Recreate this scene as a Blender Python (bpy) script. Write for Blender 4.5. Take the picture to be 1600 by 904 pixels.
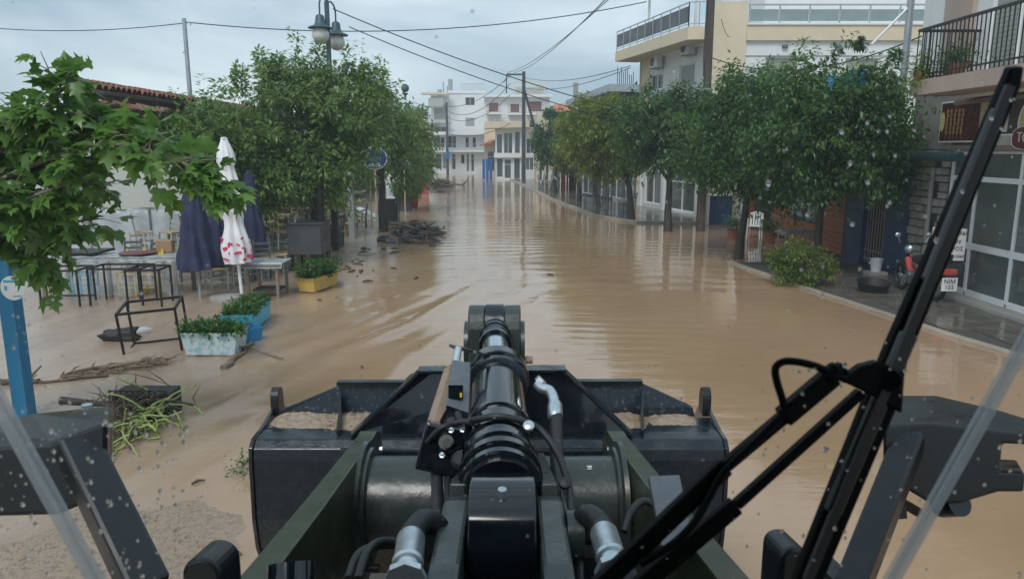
import bpy, bmesh, math, random
import numpy as np
from mathutils import Vector, Matrix
from mathutils.noise import noise as pnoise
R = math.radians
for o in list(bpy.data.objects): bpy.data.objects.remove(o)
SC = bpy.context.scene
COL = SC.collection
random.seed(7); RNG = np.random.default_rng(7)
# ------------------------------------------------------------------ camera
F = 1150.0; PITCH = R(10.83); CAMZ = 3.0
cam = bpy.data.cameras.new('camera'); camo = bpy.data.objects.new('camera', cam); COL.objects.link(camo)
camo.location = (0, 0, CAMZ); camo.rotation_euler = (math.pi/2 - PITCH, 0, 0)
cam.sensor_width = 36; cam.lens = 36*F/1600; cam.clip_start = .05; cam.clip_end = 3000
cam.dof.use_dof = True; cam.dof.focus_distance = 16; cam.dof.aperture_fstop = 9.0
SC.camera = camo
# ------------------------------------------------------------------ world, sun, exposure
W = bpy.data.worlds.new('World'); SC.world = W; W.use_nodes = True
nt = W.node_tree; nt.nodes.clear()
def wn(t, **k):
    n = nt.nodes.new(t)
    for a, b in k.items(): setattr(n, a, b)
    return n
out = wn('ShaderNodeOutputWorld'); bg = wn('ShaderNodeBackground'); bg.inputs[1].default_value = .1
sky = wn('ShaderNodeTexSky', sky_type='NISHITA', sun_disc=False, sun_elevation=R(52), sun_rotation=R(200))
tc = wn('ShaderNodeTexCoord'); mp = wn('ShaderNodeMapping'); mp.inputs['Scale'].default_value = (1.0, 1.0, 3.2)
ns = wn('ShaderNodeTexNoise'); ns.inputs['Scale'].default_value = 2.6; ns.inputs['Detail'].default_value = 5; ns.inputs['Roughness'].default_value = .5; ns.inputs['Distortion'].default_value = .5
rp = wn('ShaderNodeValToRGB'); e = rp.color_ramp.elements
e[0].position = .36; e[0].color = (.36, .50, .605, 1); e[1].position = .64; e[1].color = (.82, .94, 1.0, 1)
sc = wn('ShaderNodeVectorMath', operation='SCALE'); sc.inputs['Scale'].default_value = 9.0
mx = wn('ShaderNodeMix', data_type='RGBA'); mx.inputs[0].default_value = .84
L = nt.links.new
L(tc.outputs['Generated'], mp.inputs['Vector']); L(mp.outputs[0], ns.inputs['Vector']); L(ns.outputs['Fac'], rp.inputs[0])
L(rp.outputs[0], sc.inputs[0]); L(sky.outputs[0], mx.inputs[6]); L(sc.outputs[0], mx.inputs[7]); L(mx.outputs[2], bg.inputs[0]); L(bg.outputs[0], out.inputs[0])
sl = bpy.data.lights.new('sun', 'SUN'); sl.energy = 1.5; sl.angle = R(25); sl.color = (1, .97, .92)
so = bpy.data.objects.new('sun', sl); COL.objects.link(so); so.location = (0, 0, 60)
so.rotation_euler = (R(38), 0, R(-20))
SC.view_settings.view_transform = 'Standard'; SC.view_settings.look = 'None'; SC.view_settings.gamma = 1
SC.view_settings.exposure = 0.28; SC.view_settings.use_curve_mapping = False
# ------------------------------------------------------------------ pixel helpers (1600x904 photograph)
cp, sp = math.cos(PITCH), math.sin(PITCH)
def ray(u, v): return Vector((u-800, (452-v)*sp + F*cp, (452-v)*cp - F*sp))
def G(u, v, z=0.):
    d = ray(u, v); t = (z-CAMZ)/d.z; return Vector((0, 0, CAMZ)) + d*t
def PY(u, v, Y):
    d = ray(u, v); return Vector((0, 0, CAMZ)) + d*(Y/d.y)
def PX(u, v, X):
    d = ray(u, v); return Vector((0, 0, CAMZ)) + d*(X/d.x)
def D(u, v, dep): return Vector((0, 0, CAMZ)) + ray(u, v)*(dep/F)
def PL(u, v, p, n):
    d = ray(u, v); c = Vector((0, 0, CAMZ)); return c + d*((Vector(p)-c).dot(Vector(n))/d.dot(Vector(n)))
# ------------------------------------------------------------------ materials
MATS = {}
def pm(name, col, rough=.6, metal=0., var=.18, scale=6., bump=.0, bscale=40., col2=None, mixlo=.45, mixhi=.65, spec=.5, rvar=.0, coat=0., rand=0., stretch=(1, 1, 1), trans=0.):
    m = bpy.data.materials.new(name); m.use_nodes = True; t = m.node_tree; b = t.nodes['Principled BSDF']
    def N(ty, **k):
        n = t.nodes.new(ty)
        for a, c in k.items(): setattr(n, a, c)
        return n
    tc = N('ShaderNodeTexCoord'); mp = N('ShaderNodeMapping'); mp.inputs['Scale'].default_value = stretch
    t.links.new(tc.outputs['Object'], mp.inputs[0])
    n1 = N('ShaderNodeTexNoise'); n1.inputs['Scale'].default_value = scale; n1.inputs['Detail'].default_value = 6; n1.inputs['Roughness'].default_value = .62
    t.links.new(mp.outputs[0], n1.inputs['Vector'])
    r = N('ShaderNodeValToRGB'); e = r.color_ramp.elements
    c = Vector(col)
    if col2 is None:
        e[0].position = .3; e[0].color = (*(c*(1-var)), 1); e[1].position = .7; e[1].color = (*[min(1, x) for x in c*(1+var)], 1)
    else:
        e[0].position = mixlo; e[0].color = (*col, 1); e[1].position = mixhi; e[1].color = (*col2, 1)
    t.links.new(n1.outputs['Fac'], r.inputs[0]); colout = r.outputs[0]
    if rand:
        oi = N('ShaderNodeObjectInfo'); mr = N('ShaderNodeMapRange'); mr.inputs[3].default_value = 1-rand; mr.inputs[4].default_value = 1+rand
        t.links.new(oi.outputs['Random'], mr.inputs[0]); mm = N('ShaderNodeVectorMath', operation='SCALE')
        t.links.new(colout, mm.inputs[0]); t.links.new(mr.outputs[0], mm.inputs['Scale']); colout = mm.outputs[0]
    t.links.new(colout, b.inputs['Base Color'])
    b.inputs['Roughness'].default_value = rough; b.inputs['Metallic'].default_value = metal; b.inputs['Specular IOR Level'].default_value = spec
    b.inputs['Coat Weight'].default_value = coat; b.inputs['Transmission Weight'].default_value = trans
    if rvar:
        n3 = N('ShaderNodeTexNoise'); n3.inputs['Scale'].default_value = scale*.7; n3.inputs['Detail'].default_value = 4
        t.links.new(mp.outputs[0], n3.inputs['Vector']); m3 = N('ShaderNodeMapRange'); m3.inputs[1].default_value = .3; m3.inputs[2].default_value = .7
        m3.inputs[3].default_value = max(.02, rough-rvar); m3.inputs[4].default_value = min(1, rough+rvar)
        t.links.new(n3.outputs['Fac'], m3.inputs[0]); t.links.new(m3.outputs[0], b.inputs['Roughness'])
    if bump:
        n2 = N('ShaderNodeTexNoise'); n2.inputs['Scale'].default_value = bscale; n2.inputs['Detail'].default_value = 5
        t.links.new(mp.outputs[0], n2.inputs['Vector']); bp = N('ShaderNodeBump'); bp.inputs['Strength'].default_value = bump; bp.inputs['Distance'].default_value = .02
        t.links.new(n2.outputs['Fac'], bp.inputs['Height']); t.links.new(bp.outputs[0], b.inputs['Normal'])
    MATS[name] = m; return m
def leafmat(name, dark, light, yellow, rough=.30, tr=.5):
    m = bpy.data.materials.new(name); m.use_nodes = True; t = m.node_tree; b = t.nodes['Principled BSDF']
    a = t.nodes.new('ShaderNodeAttribute'); a.attribute_name = 'tint'
    r = t.nodes.new('ShaderNodeValToRGB'); e = r.color_ramp.elements
    e[0].position = 0; e[0].color = (*dark, 1); e[1].position = .7; e[1].color = (*light, 1); x = e.new(.97); x.color = (*yellow, 1)
    t.links.new(a.outputs['Fac'], r.inputs[0]); t.links.new(r.outputs[0], b.inputs['Base Color'])
    b.inputs['Roughness'].default_value = rough
    tl = t.nodes.new('ShaderNodeBsdfTranslucent'); ms = t.nodes.new('ShaderNodeMixShader'); ms.inputs[0].default_value = tr
    t.links.new(r.outputs[0], tl.inputs[0]); o = t.nodes['Material Output']
    t.links.new(b.outputs[0], ms.inputs[1]); t.links.new(tl.outputs[0], ms.inputs[2]); t.links.new(ms.outputs[0], o.inputs[0])
    MATS[name] = m; return m
def film(name, col, alpha, rough=.2):      # thin clear sheet: plastic film
    m = bpy.data.materials.new(name); m.use_nodes = True; t = m.node_tree; b = t.nodes['Principled BSDF']
    b.inputs['Base Color'].default_value = (*col, 1); b.inputs['Roughness'].default_value = rough
    tr = t.nodes.new('ShaderNodeBsdfTransparent'); ms = t.nodes.new('ShaderNodeMixShader')
    n = t.nodes.new('ShaderNodeTexNoise'); n.inputs['Scale'].default_value = 4; n.inputs['Detail'].default_value = 5
    tc = t.nodes.new('ShaderNodeTexCoord'); t.links.new(tc.outputs['Object'], n.inputs['Vector'])
    mr = t.nodes.new('ShaderNodeMapRange'); mr.inputs[1].default_value = .35; mr.inputs[2].default_value = .65; mr.inputs[3].default_value = max(0, alpha-.07); mr.inputs[4].default_value = min(1, alpha+.07)
    t.links.new(n.outputs['Fac'], mr.inputs[0]); t.links.new(mr.outputs[0], ms.inputs[0])
    t.links.new(tr.outputs[0], ms.inputs[1]); t.links.new(b.outputs[0], ms.inputs[2]); t.links.new(ms.outputs[0], t.nodes['Material Output'].inputs[0])
    MATS[name] = m; return m
pm('bark', (.085, .065, .05), .85, var=.4, scale=9, bump=.6, bscale=22, stretch=(1, 1, .35))
pm('wet_bark', (.045, .038, .032), .6, var=.4, scale=9, bump=.6, bscale=22, stretch=(1, 1, .35))
leafmat('leaf_near', (.065, .155, .028), (.18, .34, .075), (.32, .40, .09))
leafmat('leaf_left', (.085, .17, .040), (.24, .375, .115), (.38, .43, .10))
leafmat('leaf_right', (.032, .092, .028), (.115, .235, .066), (.22, .30, .06))
leafmat('leaf_yellow', (.095, .145, .020), (.27, .335, .05), (.42, .42, .06))
leafmat('leaf_shrub', (.07, .13, .022), (.24, .33, .07), (.45, .46, .09))
leafmat('leaf_planter', (.025, .075, .014), (.08, .20, .035), (.2, .3, .05))
pm('vine', (.30, .38, .11), .5, var=.3, scale=14)
pm('twig', (.10, .075, .05), .8, var=.4, scale=20)
pm('driftwood', (.19, .135, .09), .75, var=.4, scale=14, bump=.4, stretch=(1, 1, 1))
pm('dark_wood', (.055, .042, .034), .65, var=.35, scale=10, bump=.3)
pm('old_wood', (.22, .18, .145), .7, var=.3, scale=18, bump=.3)
pm('pale_wood', (.50, .42, .25), .6, var=.2, scale=12)
pm('orange_board', (.30, .105, .038), .5, var=.3, scale=5, bump=.15, rand=.16, stretch=(1, .2, 3))
pm('white_plaster', (.72, .74, .74), .8, var=.06, scale=.8, bump=.08, bscale=30)
pm('white_plaster_stained', (.70, .72, .72), .8, scale=.9, col2=(.55, .56, .55), mixlo=.52, mixhi=.8)
pm('cream_plaster', (.66, .575, .42), .8, var=.08, scale=.9, bump=.1, bscale=30)
pm('pink_plaster', (.42, .33, .285), .8, var=.1, scale=1.2, bump=.1, bscale=30)
pm('grey_plaster', (.30, .285, .27), .8, var=.12, scale=1.5, bump=.1)
pm('concrete', (.34, .33, .31), .75, var=.15, scale=3, bump=.2)
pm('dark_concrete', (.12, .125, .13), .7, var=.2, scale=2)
pm('wet_paving', (.13, .115, .095), .16, var=.25, scale=2.2, bump=.12, bscale=9, rvar=.12, rand=.10, spec=.5)
pm('kerb_stone', (.36, .31, .25), .45, var=.2, scale=3, bump=.2, rand=.12)
pm('stone', (.29, .275, .25), .75, var=.25, scale=6, bump=.5, bscale=14, rand=.28)
pm('mortar', (.07, .066, .06), .9, var=.2)
pm('roof_tile', (.22, .085, .055), .7, var=.35, scale=7, bump=.2, rand=.25)
pm('orange_tile', (.50, .18, .10), .7, var=.25, scale=3, rand=.15)
pm('blue_paint', (.02, .19, .42), .45, scale=6, col2=(.045, .24, .46), bump=.1)
pm('blue_post_paint', (.025, .20, .38), .5, scale=9, col2=(.16, .20, .20), mixlo=.58, mixhi=.72, bump=.25)
pm('navy_paint', (.015, .045, .14), .5, var=.2, scale=3)
pm('royal_panel', (.015, .12, .40), .4, var=.15, scale=3)
pm('cyan_paint', (.07, .45, .66), .5, var=.12, scale=5)
pm('worn_white_paint', (.55, .66, .68), .6, scale=16, col2=(.28, .46, .52), mixlo=.46, mixhi=.62, bump=.3)
pm('yellow_paint', (.66, .45, .09), .6, scale=8, col2=(.55, .40, .17), bump=.15)
pm('bright_yellow', (.75, .50, .03), .5, var=.15)
pm('red_paint', (.46, .06, .055), .5, var=.15)
pm('terracotta', (.34, .13, .075), .8, var=.2)
pm('white_paint', (.76, .78, .79), .4, var=.06, scale=4)
pm('grey_paint', (.33, .36, .37), .5, var=.1, scale=4)
pm('chair_grey', (.40, .41, .39), .6, var=.25, scale=9, rand=.3)
pm('chair_dark', (.10, .11, .12), .6, var=.25, scale=9, rand=.3)
pm('rush_seat', (.44, .35, .20), .8, var=.25, scale=30, bump=.3)
pm('wicker', (.34, .22, .12), .8, var=.3, scale=40, bump=.6, bscale=70)
pm('galvanised', (.40, .44, .47), .45, .6, var=.15, scale=5)
pm('teal_metal', (.045, .10, .115), .45, .2, var=.2)
pm('black_steel', (.022, .02, .019), .45, .3, var=.3, scale=12, bump=.15)
pm('rusty_steel', (.014, .012, .012), .5, .2, scale=14, col2=(.05, .032, .022), mixlo=.55, mixhi=.75, bump=.2)
pm('dark_metal_box', (.095, .10, .105), .4, .3, var=.2, scale=2.5, rvar=.15)
pm('pole_wood', (.075, .06, .052), .8, var=.35, scale=8, bump=.4, stretch=(1, 1, .15))
pm('dark_pole', (.04, .045, .05), .7, var=.3)
pm('cable', (.03, .032, .035), .6, var=.1)
pm('glass_dark', (.022, .028, .03), .06, spec=.6, var=.3, scale=.8)
pm('glass_blue', (.06, .09, .10), .06, spec=.7, var=.3, scale=.5)
pm('glass_shop', (.10, .12, .115), .07, spec=.6, var=.35, scale=.7)
pm('rail_glass', (.24, .31, .315), .12, spec=.5, var=.15, scale=1.0)
pm('shutter', (.33, .35, .32), .6, var=.1)
pm('green_shutter', (.30, .33, .25), .6, var=.1)
pm('brown_screen', (.20, .095, .085), .7, var=.2)
pm('white_plastic', (.78, .80, .80), .35, var=.05)
pm('globe', (.62, .63, .61), .3, var=.08, spec=.5)
pm('navy_cloth', (.028, .034, .085), .85, var=.25, scale=5, bump=.2)
pm('white_cloth', (.78, .79, .82), .8, var=.06, scale=5)
pm('red_print', (.62, .06, .13), .8, var=.1)
leafmat('tarp', (.62, .62, .57), (.62, .62, .57), (.62, .62, .57), .6, .5)
pm('grey_awning', (.40, .41, .38), .7, var=.15)
pm('ac_white', (.62, .64, .63), .5, var=.1)
pm('rubber', (.018, .018, .018), .55, var=.3)
pm('mud', (.27, .185, .12), .5, var=.2, scale=6, bump=.3, bscale=30)
pm('gravel', (.30, .245, .19), .6, var=.3, scale=50, bump=.2)
film('clear_sheet', (.62, .68, .72), .20); film('clear_top', (.62, .68, .73), .52)
# loader
pm('loader_navy', (.008, .015, .024), .26, .1, scale=16, col2=(.022, .034, .046), mixlo=.5, mixhi=.78, bump=.08, bscale=60, rvar=.14)
pm('loader_green', (.026, .036, .016), .36, scale=9, col2=(.042, .052, .028), bump=.06, rvar=.12)
pm('loader_greygreen', (.030, .042, .040), .32, scale=14, col2=(.055, .068, .064), mixlo=.5, mixhi=.75, bump=.08, rvar=.12)
pm('loader_dark', (.006, .010, .013), .33, var=.3, scale=10, rvar=.12)
pm('loader_black', (.004, .007, .011), .14, var=.3, scale=10, rvar=.08, coat=.4)
pm('loader_plate', (.085, .105, .125), .35, scale=22, col2=(.11, .13, .145), bump=.05)
pm('chrome', (.62, .68, .72), .16, 1., var=.08)
pm('zinc', (.55, .62, .66), .32, .85, var=.15, scale=30)
pm('hose', (.014, .017, .019), .5, var=.3, scale=30, bump=.1, bscale=120)
pm('dirty_steel', (.26, .195, .15), .65, scale=14, col2=(.17, .12, .09), bump=.2)
pm('wiper_black', (.0015, .002, .0025), .5, var=.2, spec=.10)
pm('bucket_dusty', (.012, .022, .034), .35, .05, scale=42, col2=(.14, .13, .12), mixlo=.57, mixhi=.70, bump=.1, bscale=60, rvar=.12)
pm('wet_mud_dirt', (.34, .26, .19), .42, scale=20, col2=(.25, .19, .145), bump=.5, bscale=90, rvar=.15)
film('glass_edge', (.55, .61, .64), .46, .25)
# ------------------------------------------------------------------ mesh builder
class MB:
    def __init__(s): s.v = []; s.f = []; s.mi = []
    def add(s, vs, fs, mi=0):
        o = len(s.v); s.v += [tuple(x) for x in vs]; s.f += [tuple(i+o for i in f) for f in fs]; s.mi += [mi]*len(fs); return s
    def box(s, c, sz, M=None, mi=0):
        c = Vector(c); hx, hy, hz = sz[0]/2, sz[1]/2, sz[2]/2
        vs = [Vector((x*hx, y*hy, z*hz)) for z in (-1, 1) for y in (-1, 1) for x in (-1, 1)]
        if M is not None: vs = [M @ p for p in vs]
        return s.add([p+c for p in vs], [(0, 2, 3, 1), (4, 5, 7, 6), (0, 1, 5, 4), (2, 6, 7, 3), (0, 4, 6, 2), (1, 3, 7, 5)], mi)
    def bb(s, a, b, mi=0):
        a, b = Vector(a), Vector(b); d = b-a; return s.box((a+b)/2, (abs(d.x), abs(d.y), abs(d.z)), None, mi)
    def bar(s, p, q, w, h=None, up=(0, 0, 1), mi=0):
        p, q = Vector(p), Vector(q); h = h or w; d = (q-p).normalized(); up = Vector(up)
        if abs(d.dot(up)) > .97: up = Vector((0, 1, 0))
        sd = d.cross(up).normalized(); u = sd.cross(d); a, b = sd*w/2, u*h/2
        vs = [p-a-b, p+a-b, p+a+b, p-a+b, q-a-b, q+a-b, q+a+b, q-a+b]
        return s.add(vs, [(3, 2, 1, 0), (4, 5, 6, 7), (0, 1, 5, 4), (1, 2, 6, 5), (2, 3, 7, 6), (3, 0, 4, 7)], mi)
    def tube(s, pts, r, n=8, cap=True, mi=0):
        pts = [Vector(p) for p in pts]; k = len(pts); rs = r if isinstance(r, (list, tuple)) else [r]*k
        t0 = (pts[1]-pts[0]).normalized(); a = t0.orthogonal().normalized(); vs = []; fs = []
        for i, p in enumerate(pts):
            t = (pts[min(i+1, k-1)]-pts[max(i-1, 0)]).normalized(); a = (a-t*a.dot(t)).normalized(); b = t.cross(a)
            for j in range(n):
                an = 2*math.pi*j/n; vs.append(p+(a*math.cos(an)+b*math.sin(an))*rs[i])
        for i in range(k-1):
            for j in range(n):
                j2 = (j+1) % n; fs.append((i*n+j, i*n+j2, (i+1)*n+j2, (i+1)*n+j))
        if cap: fs += [tuple(reversed(range(n))), tuple((k-1)*n+j for j in range(n))]
        return s.add(vs, fs, mi)
    def cyl(s, p, q, r, r2=None, n=16, mi=0): return s.tube([p, q], [r, r if r2 is None else r2], n, True, mi)
    def lathe(s, o, prof, n=16, mi=0, axis=(0, 0, 1), wob=None):
        o = Vector(o); ax = Vector(axis).normalized(); a = ax.orthogonal().normalized(); b = ax.cross(a); vs = []; fs = []
        for i, (r, z) in enumerate(prof):
            for j in range(n):
                an = 2*math.pi*j/n; rr = r*(wob(j, i) if wob else 1); vs.append(o+ax*z+(a*math.cos(an)+b*math.sin(an))*rr)
        k = len(prof)
        for i in range(k-1):
            for j in range(n):
                j2 = (j+1) % n; fs.append((i*n+j, i*n+j2, (i+1)*n+j2, (i+1)*n+j))
        fs += [tuple(reversed(range(n))), tuple((k-1)*n+j for j in range(n))]
        return s.add(vs, fs, mi)
    def prism(s, pts, vec, mi=0):
        vec = Vector(vec); n = len(pts); pts = [Vector(p) for p in pts]
        vs = pts+[p+vec for p in pts]
        fs = [tuple(reversed(range(n))), tuple(range(n, 2*n))]+[(i, (i+1) % n, n+(i+1) % n, n+i) for i in range(n)]
        return s.add(vs, fs, mi)
    def sheet(s, fn, nu, nv, thick=.004, mi=0):       # fn(a,b)->point, thin solid sheet
        g = [[Vector(fn(i/nu, j/nv)) for j in range(nv+1)] for i in range(nu+1)]
        vs = [p for r in g for p in r]; fs = []
        for i in range(nu):
            for j in range(nv):
                a = i*(nv+1)+j; fs.append((a, a+1, a+nv+2, a+nv+1))
        return s.add(vs, fs, mi)
    def ball(s, c, r, n=10, mi=0, sq=(1, 1, 1), rough=0., seed=0):
        c = Vector(c); k = n//2+1; vs = []; fs = []
        for i in range(k+1):
            th = math.pi*i/k
            for j in range(n):
                ph = 2*math.pi*j/n; p = Vector((math.sin(th)*math.cos(ph), math.sin(th)*math.sin(ph), math.cos(th)))
                f = 1+rough*pnoise(p*1.7+Vector((seed*3.1, seed*1.7, 0))); vs.append(c+Vector((p.x*sq[0], p.y*sq[1], p.z*sq[2]))*r*f)
        for i in range(k):
            for j in range(n):
                j2 = (j+1) % n; fs.append((i*n+j, (i+1)*n+j, (i+1)*n+j2, i*n+j2))
        return s.add(vs, fs, mi)
    def mesh(s, name, mats, smooth=False):
        me = bpy.data.meshes.new(name); me.from_pydata(s.v, [], s.f)
        for m in (mats if isinstance(mats, (list, tuple)) else [mats]): me.materials.append(MATS[m])
        if any(s.mi): me.polygons.foreach_set('material_index', s.mi)
        bm = bmesh.new(); bm.from_mesh(me); bmesh.ops.recalc_face_normals(bm, faces=bm.faces); bm.to_mesh(me); bm.free()
        if smooth:
            me.polygons.foreach_set('use_smooth', [True]*len(me.polygons)); me.set_sharp_from_angle(angle=R(smooth if smooth > 1 else 40))
        me.update(); return me
    def build(s, name, mats, parent=None, smooth=False, bevel=0., local=False, thick=0.):
        o = bpy.data.objects.new(name, s.mesh(name, mats, smooth)); COL.objects.link(o)
        adopt(o, parent, local)
        if thick:
            md = o.modifiers.new('thickness', 'SOLIDIFY'); md.thickness = thick
        if bevel:
            b = o.modifiers.new('bevel', 'BEVEL'); b.width = bevel; b.segments = 2; b.limit_method = 'ANGLE'; b.angle_limit = R(35)
        return o
def adopt(o, parent, local=False):
    if parent is not None:
        o.parent = parent
        if not local and parent.type == 'EMPTY':
            o.matrix_parent_inverse = Matrix.LocRotScale(parent.location, parent.rotation_euler, None).inverted()
def tag(o, label=None, cat=None, group=None, kind=None):
    if label: o['label'] = label
    if cat: o['category'] = cat
    if group: o['group'] = group
    if kind: o['kind'] = kind
    return o
def thing(name, label, cat, loc=(0, 0, 0), rz=0, group=None):
    o = bpy.data.objects.new(name, None); COL.objects.link(o); o.location = loc; o.rotation_euler = (0, 0, rz); o.empty_display_size = .2
    return tag(o, label, cat, group)
def copy_tree(o, parent=None):
    c = o.copy(); COL.objects.link(c); c.parent = parent
    for ch in list(o.children): copy_tree(ch, c)
    return c
def place(o, loc, rz=0, label=None, group=None, tilt=None):
    o.location = loc; o.rotation_euler = (tilt[0] if tilt else 0, tilt[1] if tilt else 0, rz)
    if label: o['label'] = label
    if group: o['group'] = group
    return o
def text_mesh(body, size, M, mb, mi=0, ext=.003, align='CENTER'):
    c = bpy.data.curves.new('lettering', 'FONT'); c.body = body; c.size = size; c.extrude = ext; c.align_x = align; c.align_y = 'CENTER'; c.resolution_u = 3
    o = bpy.data.objects.new('lettering', c); COL.objects.link(o)
    me = bpy.data.meshes.new_from_object(o, depsgraph=bpy.context.evaluated_depsgraph_get())
    mb.add([M @ v.co for v in me.vertices], [tuple(p.vertices) for p in me.polygons], mi)
    bpy.data.objects.remove(o); bpy.data.curves.remove(c); bpy.data.meshes.remove(me)
def frame(o, ax, up):                              # matrix: local x -> ax, y -> up, z -> outwards
    ax, up = Vector(ax).normalized(), Vector(up).normalized(); n = ax.cross(up)
    m = Matrix((ax, up, n)).transposed().to_4x4(); m.translation = Vector(o); return m
# ------------------------------------------------------------------ leaves (vectorised)
LEAF = {
 'oval': (np.array([[0, 0, 0], [.35, .24, .05], [.38, 0, -.03], [.35, -.24, .05], [.72, .17, .02], [.74, 0, -.06], [.72, -.17, .02], [1.05, 0, -.16]]),
          np.array([[0, 2, 1], [0, 3, 2], [1, 2, 4], [2, 5, 4], [2, 3, 6], [2, 6, 5], [4, 5, 7], [5, 6, 7]])),
 'tri': (np.array([[0, 0, 0], [.42, .235, .05], [.42, -.235, .05], [1.08, 0, -.16], [.42, 0, -.04]]),
         np.array([[0, 4, 1], [0, 2, 4], [1, 4, 3], [4, 2, 3]])),
 'lobed': (np.array([[0, 0, 0], [-.06, .26, -.02], [.22, .50, -.08], [.34, .24, .02], [.66, .38, -.06], [.66, .15, 0], [1.08, 0, -.14],
                     [.66, -.15, 0], [.66, -.38, -.06], [.34, -.24, .02], [.22, -.50, -.08], [-.06, -.26, -.02], [.38, 0, .03]]),
           np.array([[12, i, i+1] for i in range(0, 11)]+[[12, 11, 0]])),
}
def leaf_object(name, C, Dr, Nm, S, T, shape, mat, parent):
    tv, tf = LEAF[shape]; n = len(C); k = len(tv)
    Dr = Dr/np.linalg.norm(Dr, axis=1, keepdims=True); Sd = np.cross(Nm, Dr); Sd /= np.linalg.norm(Sd, axis=1, keepdims=True)+1e-9; Nn = np.cross(Dr, Sd)
    V = C[:, None, :]+S[:, None, None]*(tv[None, :, 0:1]*Dr[:, None, :]+tv[None, :, 1:2]*Sd[:, None, :]+tv[None, :, 2:3]*Nn[:, None, :])
    Fc = (tf[None]+(np.arange(n)*k)[:, None, None]).reshape(-1, 3)
    me = bpy.data.meshes.new(name); me.vertices.add(n*k); me.vertices.foreach_set('co', V.reshape(-1).astype(np.float32))
    me.loops.add(Fc.size); me.loops.foreach_set('vertex_index', Fc.reshape(-1).astype(np.int32))
    me.polygons.add(len(Fc)); me.polygons.foreach_set('loop_start', np.arange(0, Fc.size, 3, dtype=np.int32))
    me.update(calc_edges=True)
    a = me.attributes.new('tint', 'FLOAT', 'FACE'); a.data.foreach_set('value', np.repeat(T, len(tf)).astype(np.float32))
    me.materials.append(MATS[mat]); me.validate()
    o = bpy.data.objects.new(name, me); COL.objects.link(o); adopt(o, parent)
    if name != 'crown': o['kind'] = 'stuff'
    return o
def twig_leaves(starts, dirs, lens, per, size, rng, spread=.5, droop=.35, petiole=.08, ct=None):
    n = len(starts); t = rng.uniform(.05, 1.05, (n, per)); d = dirs/np.linalg.norm(dirs, axis=1, keepdims=True)
    sag = np.zeros((n, per, 3)); sag[:, :, 2] = -.18*(t**2)*lens[:, None]
    P = starts[:, None, :]+d[:, None, :]*(t*lens[:, None])[:, :, None]+sag
    rnd = rng.normal(0, 1, (n, per, 3)); rnd -= (rnd*d[:, None, :]).sum(2, keepdims=True)*d[:, None, :]; rnd /= np.linalg.norm(rnd, axis=2, keepdims=True)
    D_ = d[:, None, :]*rng.uniform(.1, .8, (n, per, 1))+rnd*rng.uniform(.5, 1., (n, per, 1)); D_[:, :, 2] -= droop*rng.uniform(.2, 1.6, (n, per))
    D_ /= np.linalg.norm(D_, axis=2, keepdims=True); P = P+D_*petiole
    Nm = rng.normal(0, .32, (n, per, 3)); Nm[:, :, 2] += 1.
    S = size*rng.uniform(.55, 1.25, (n, per))*(1-.25*t)
    T = np.clip(rng.normal(.42, .13, (n, per))+rng.normal(0, .07, (n, 1))+(0 if ct is None else ct[:, None]), 0, 1)
    return P.reshape(-1, 3), D_.reshape(-1, 3), Nm.reshape(-1, 3), S.reshape(-1), T.reshape(-1)
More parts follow.
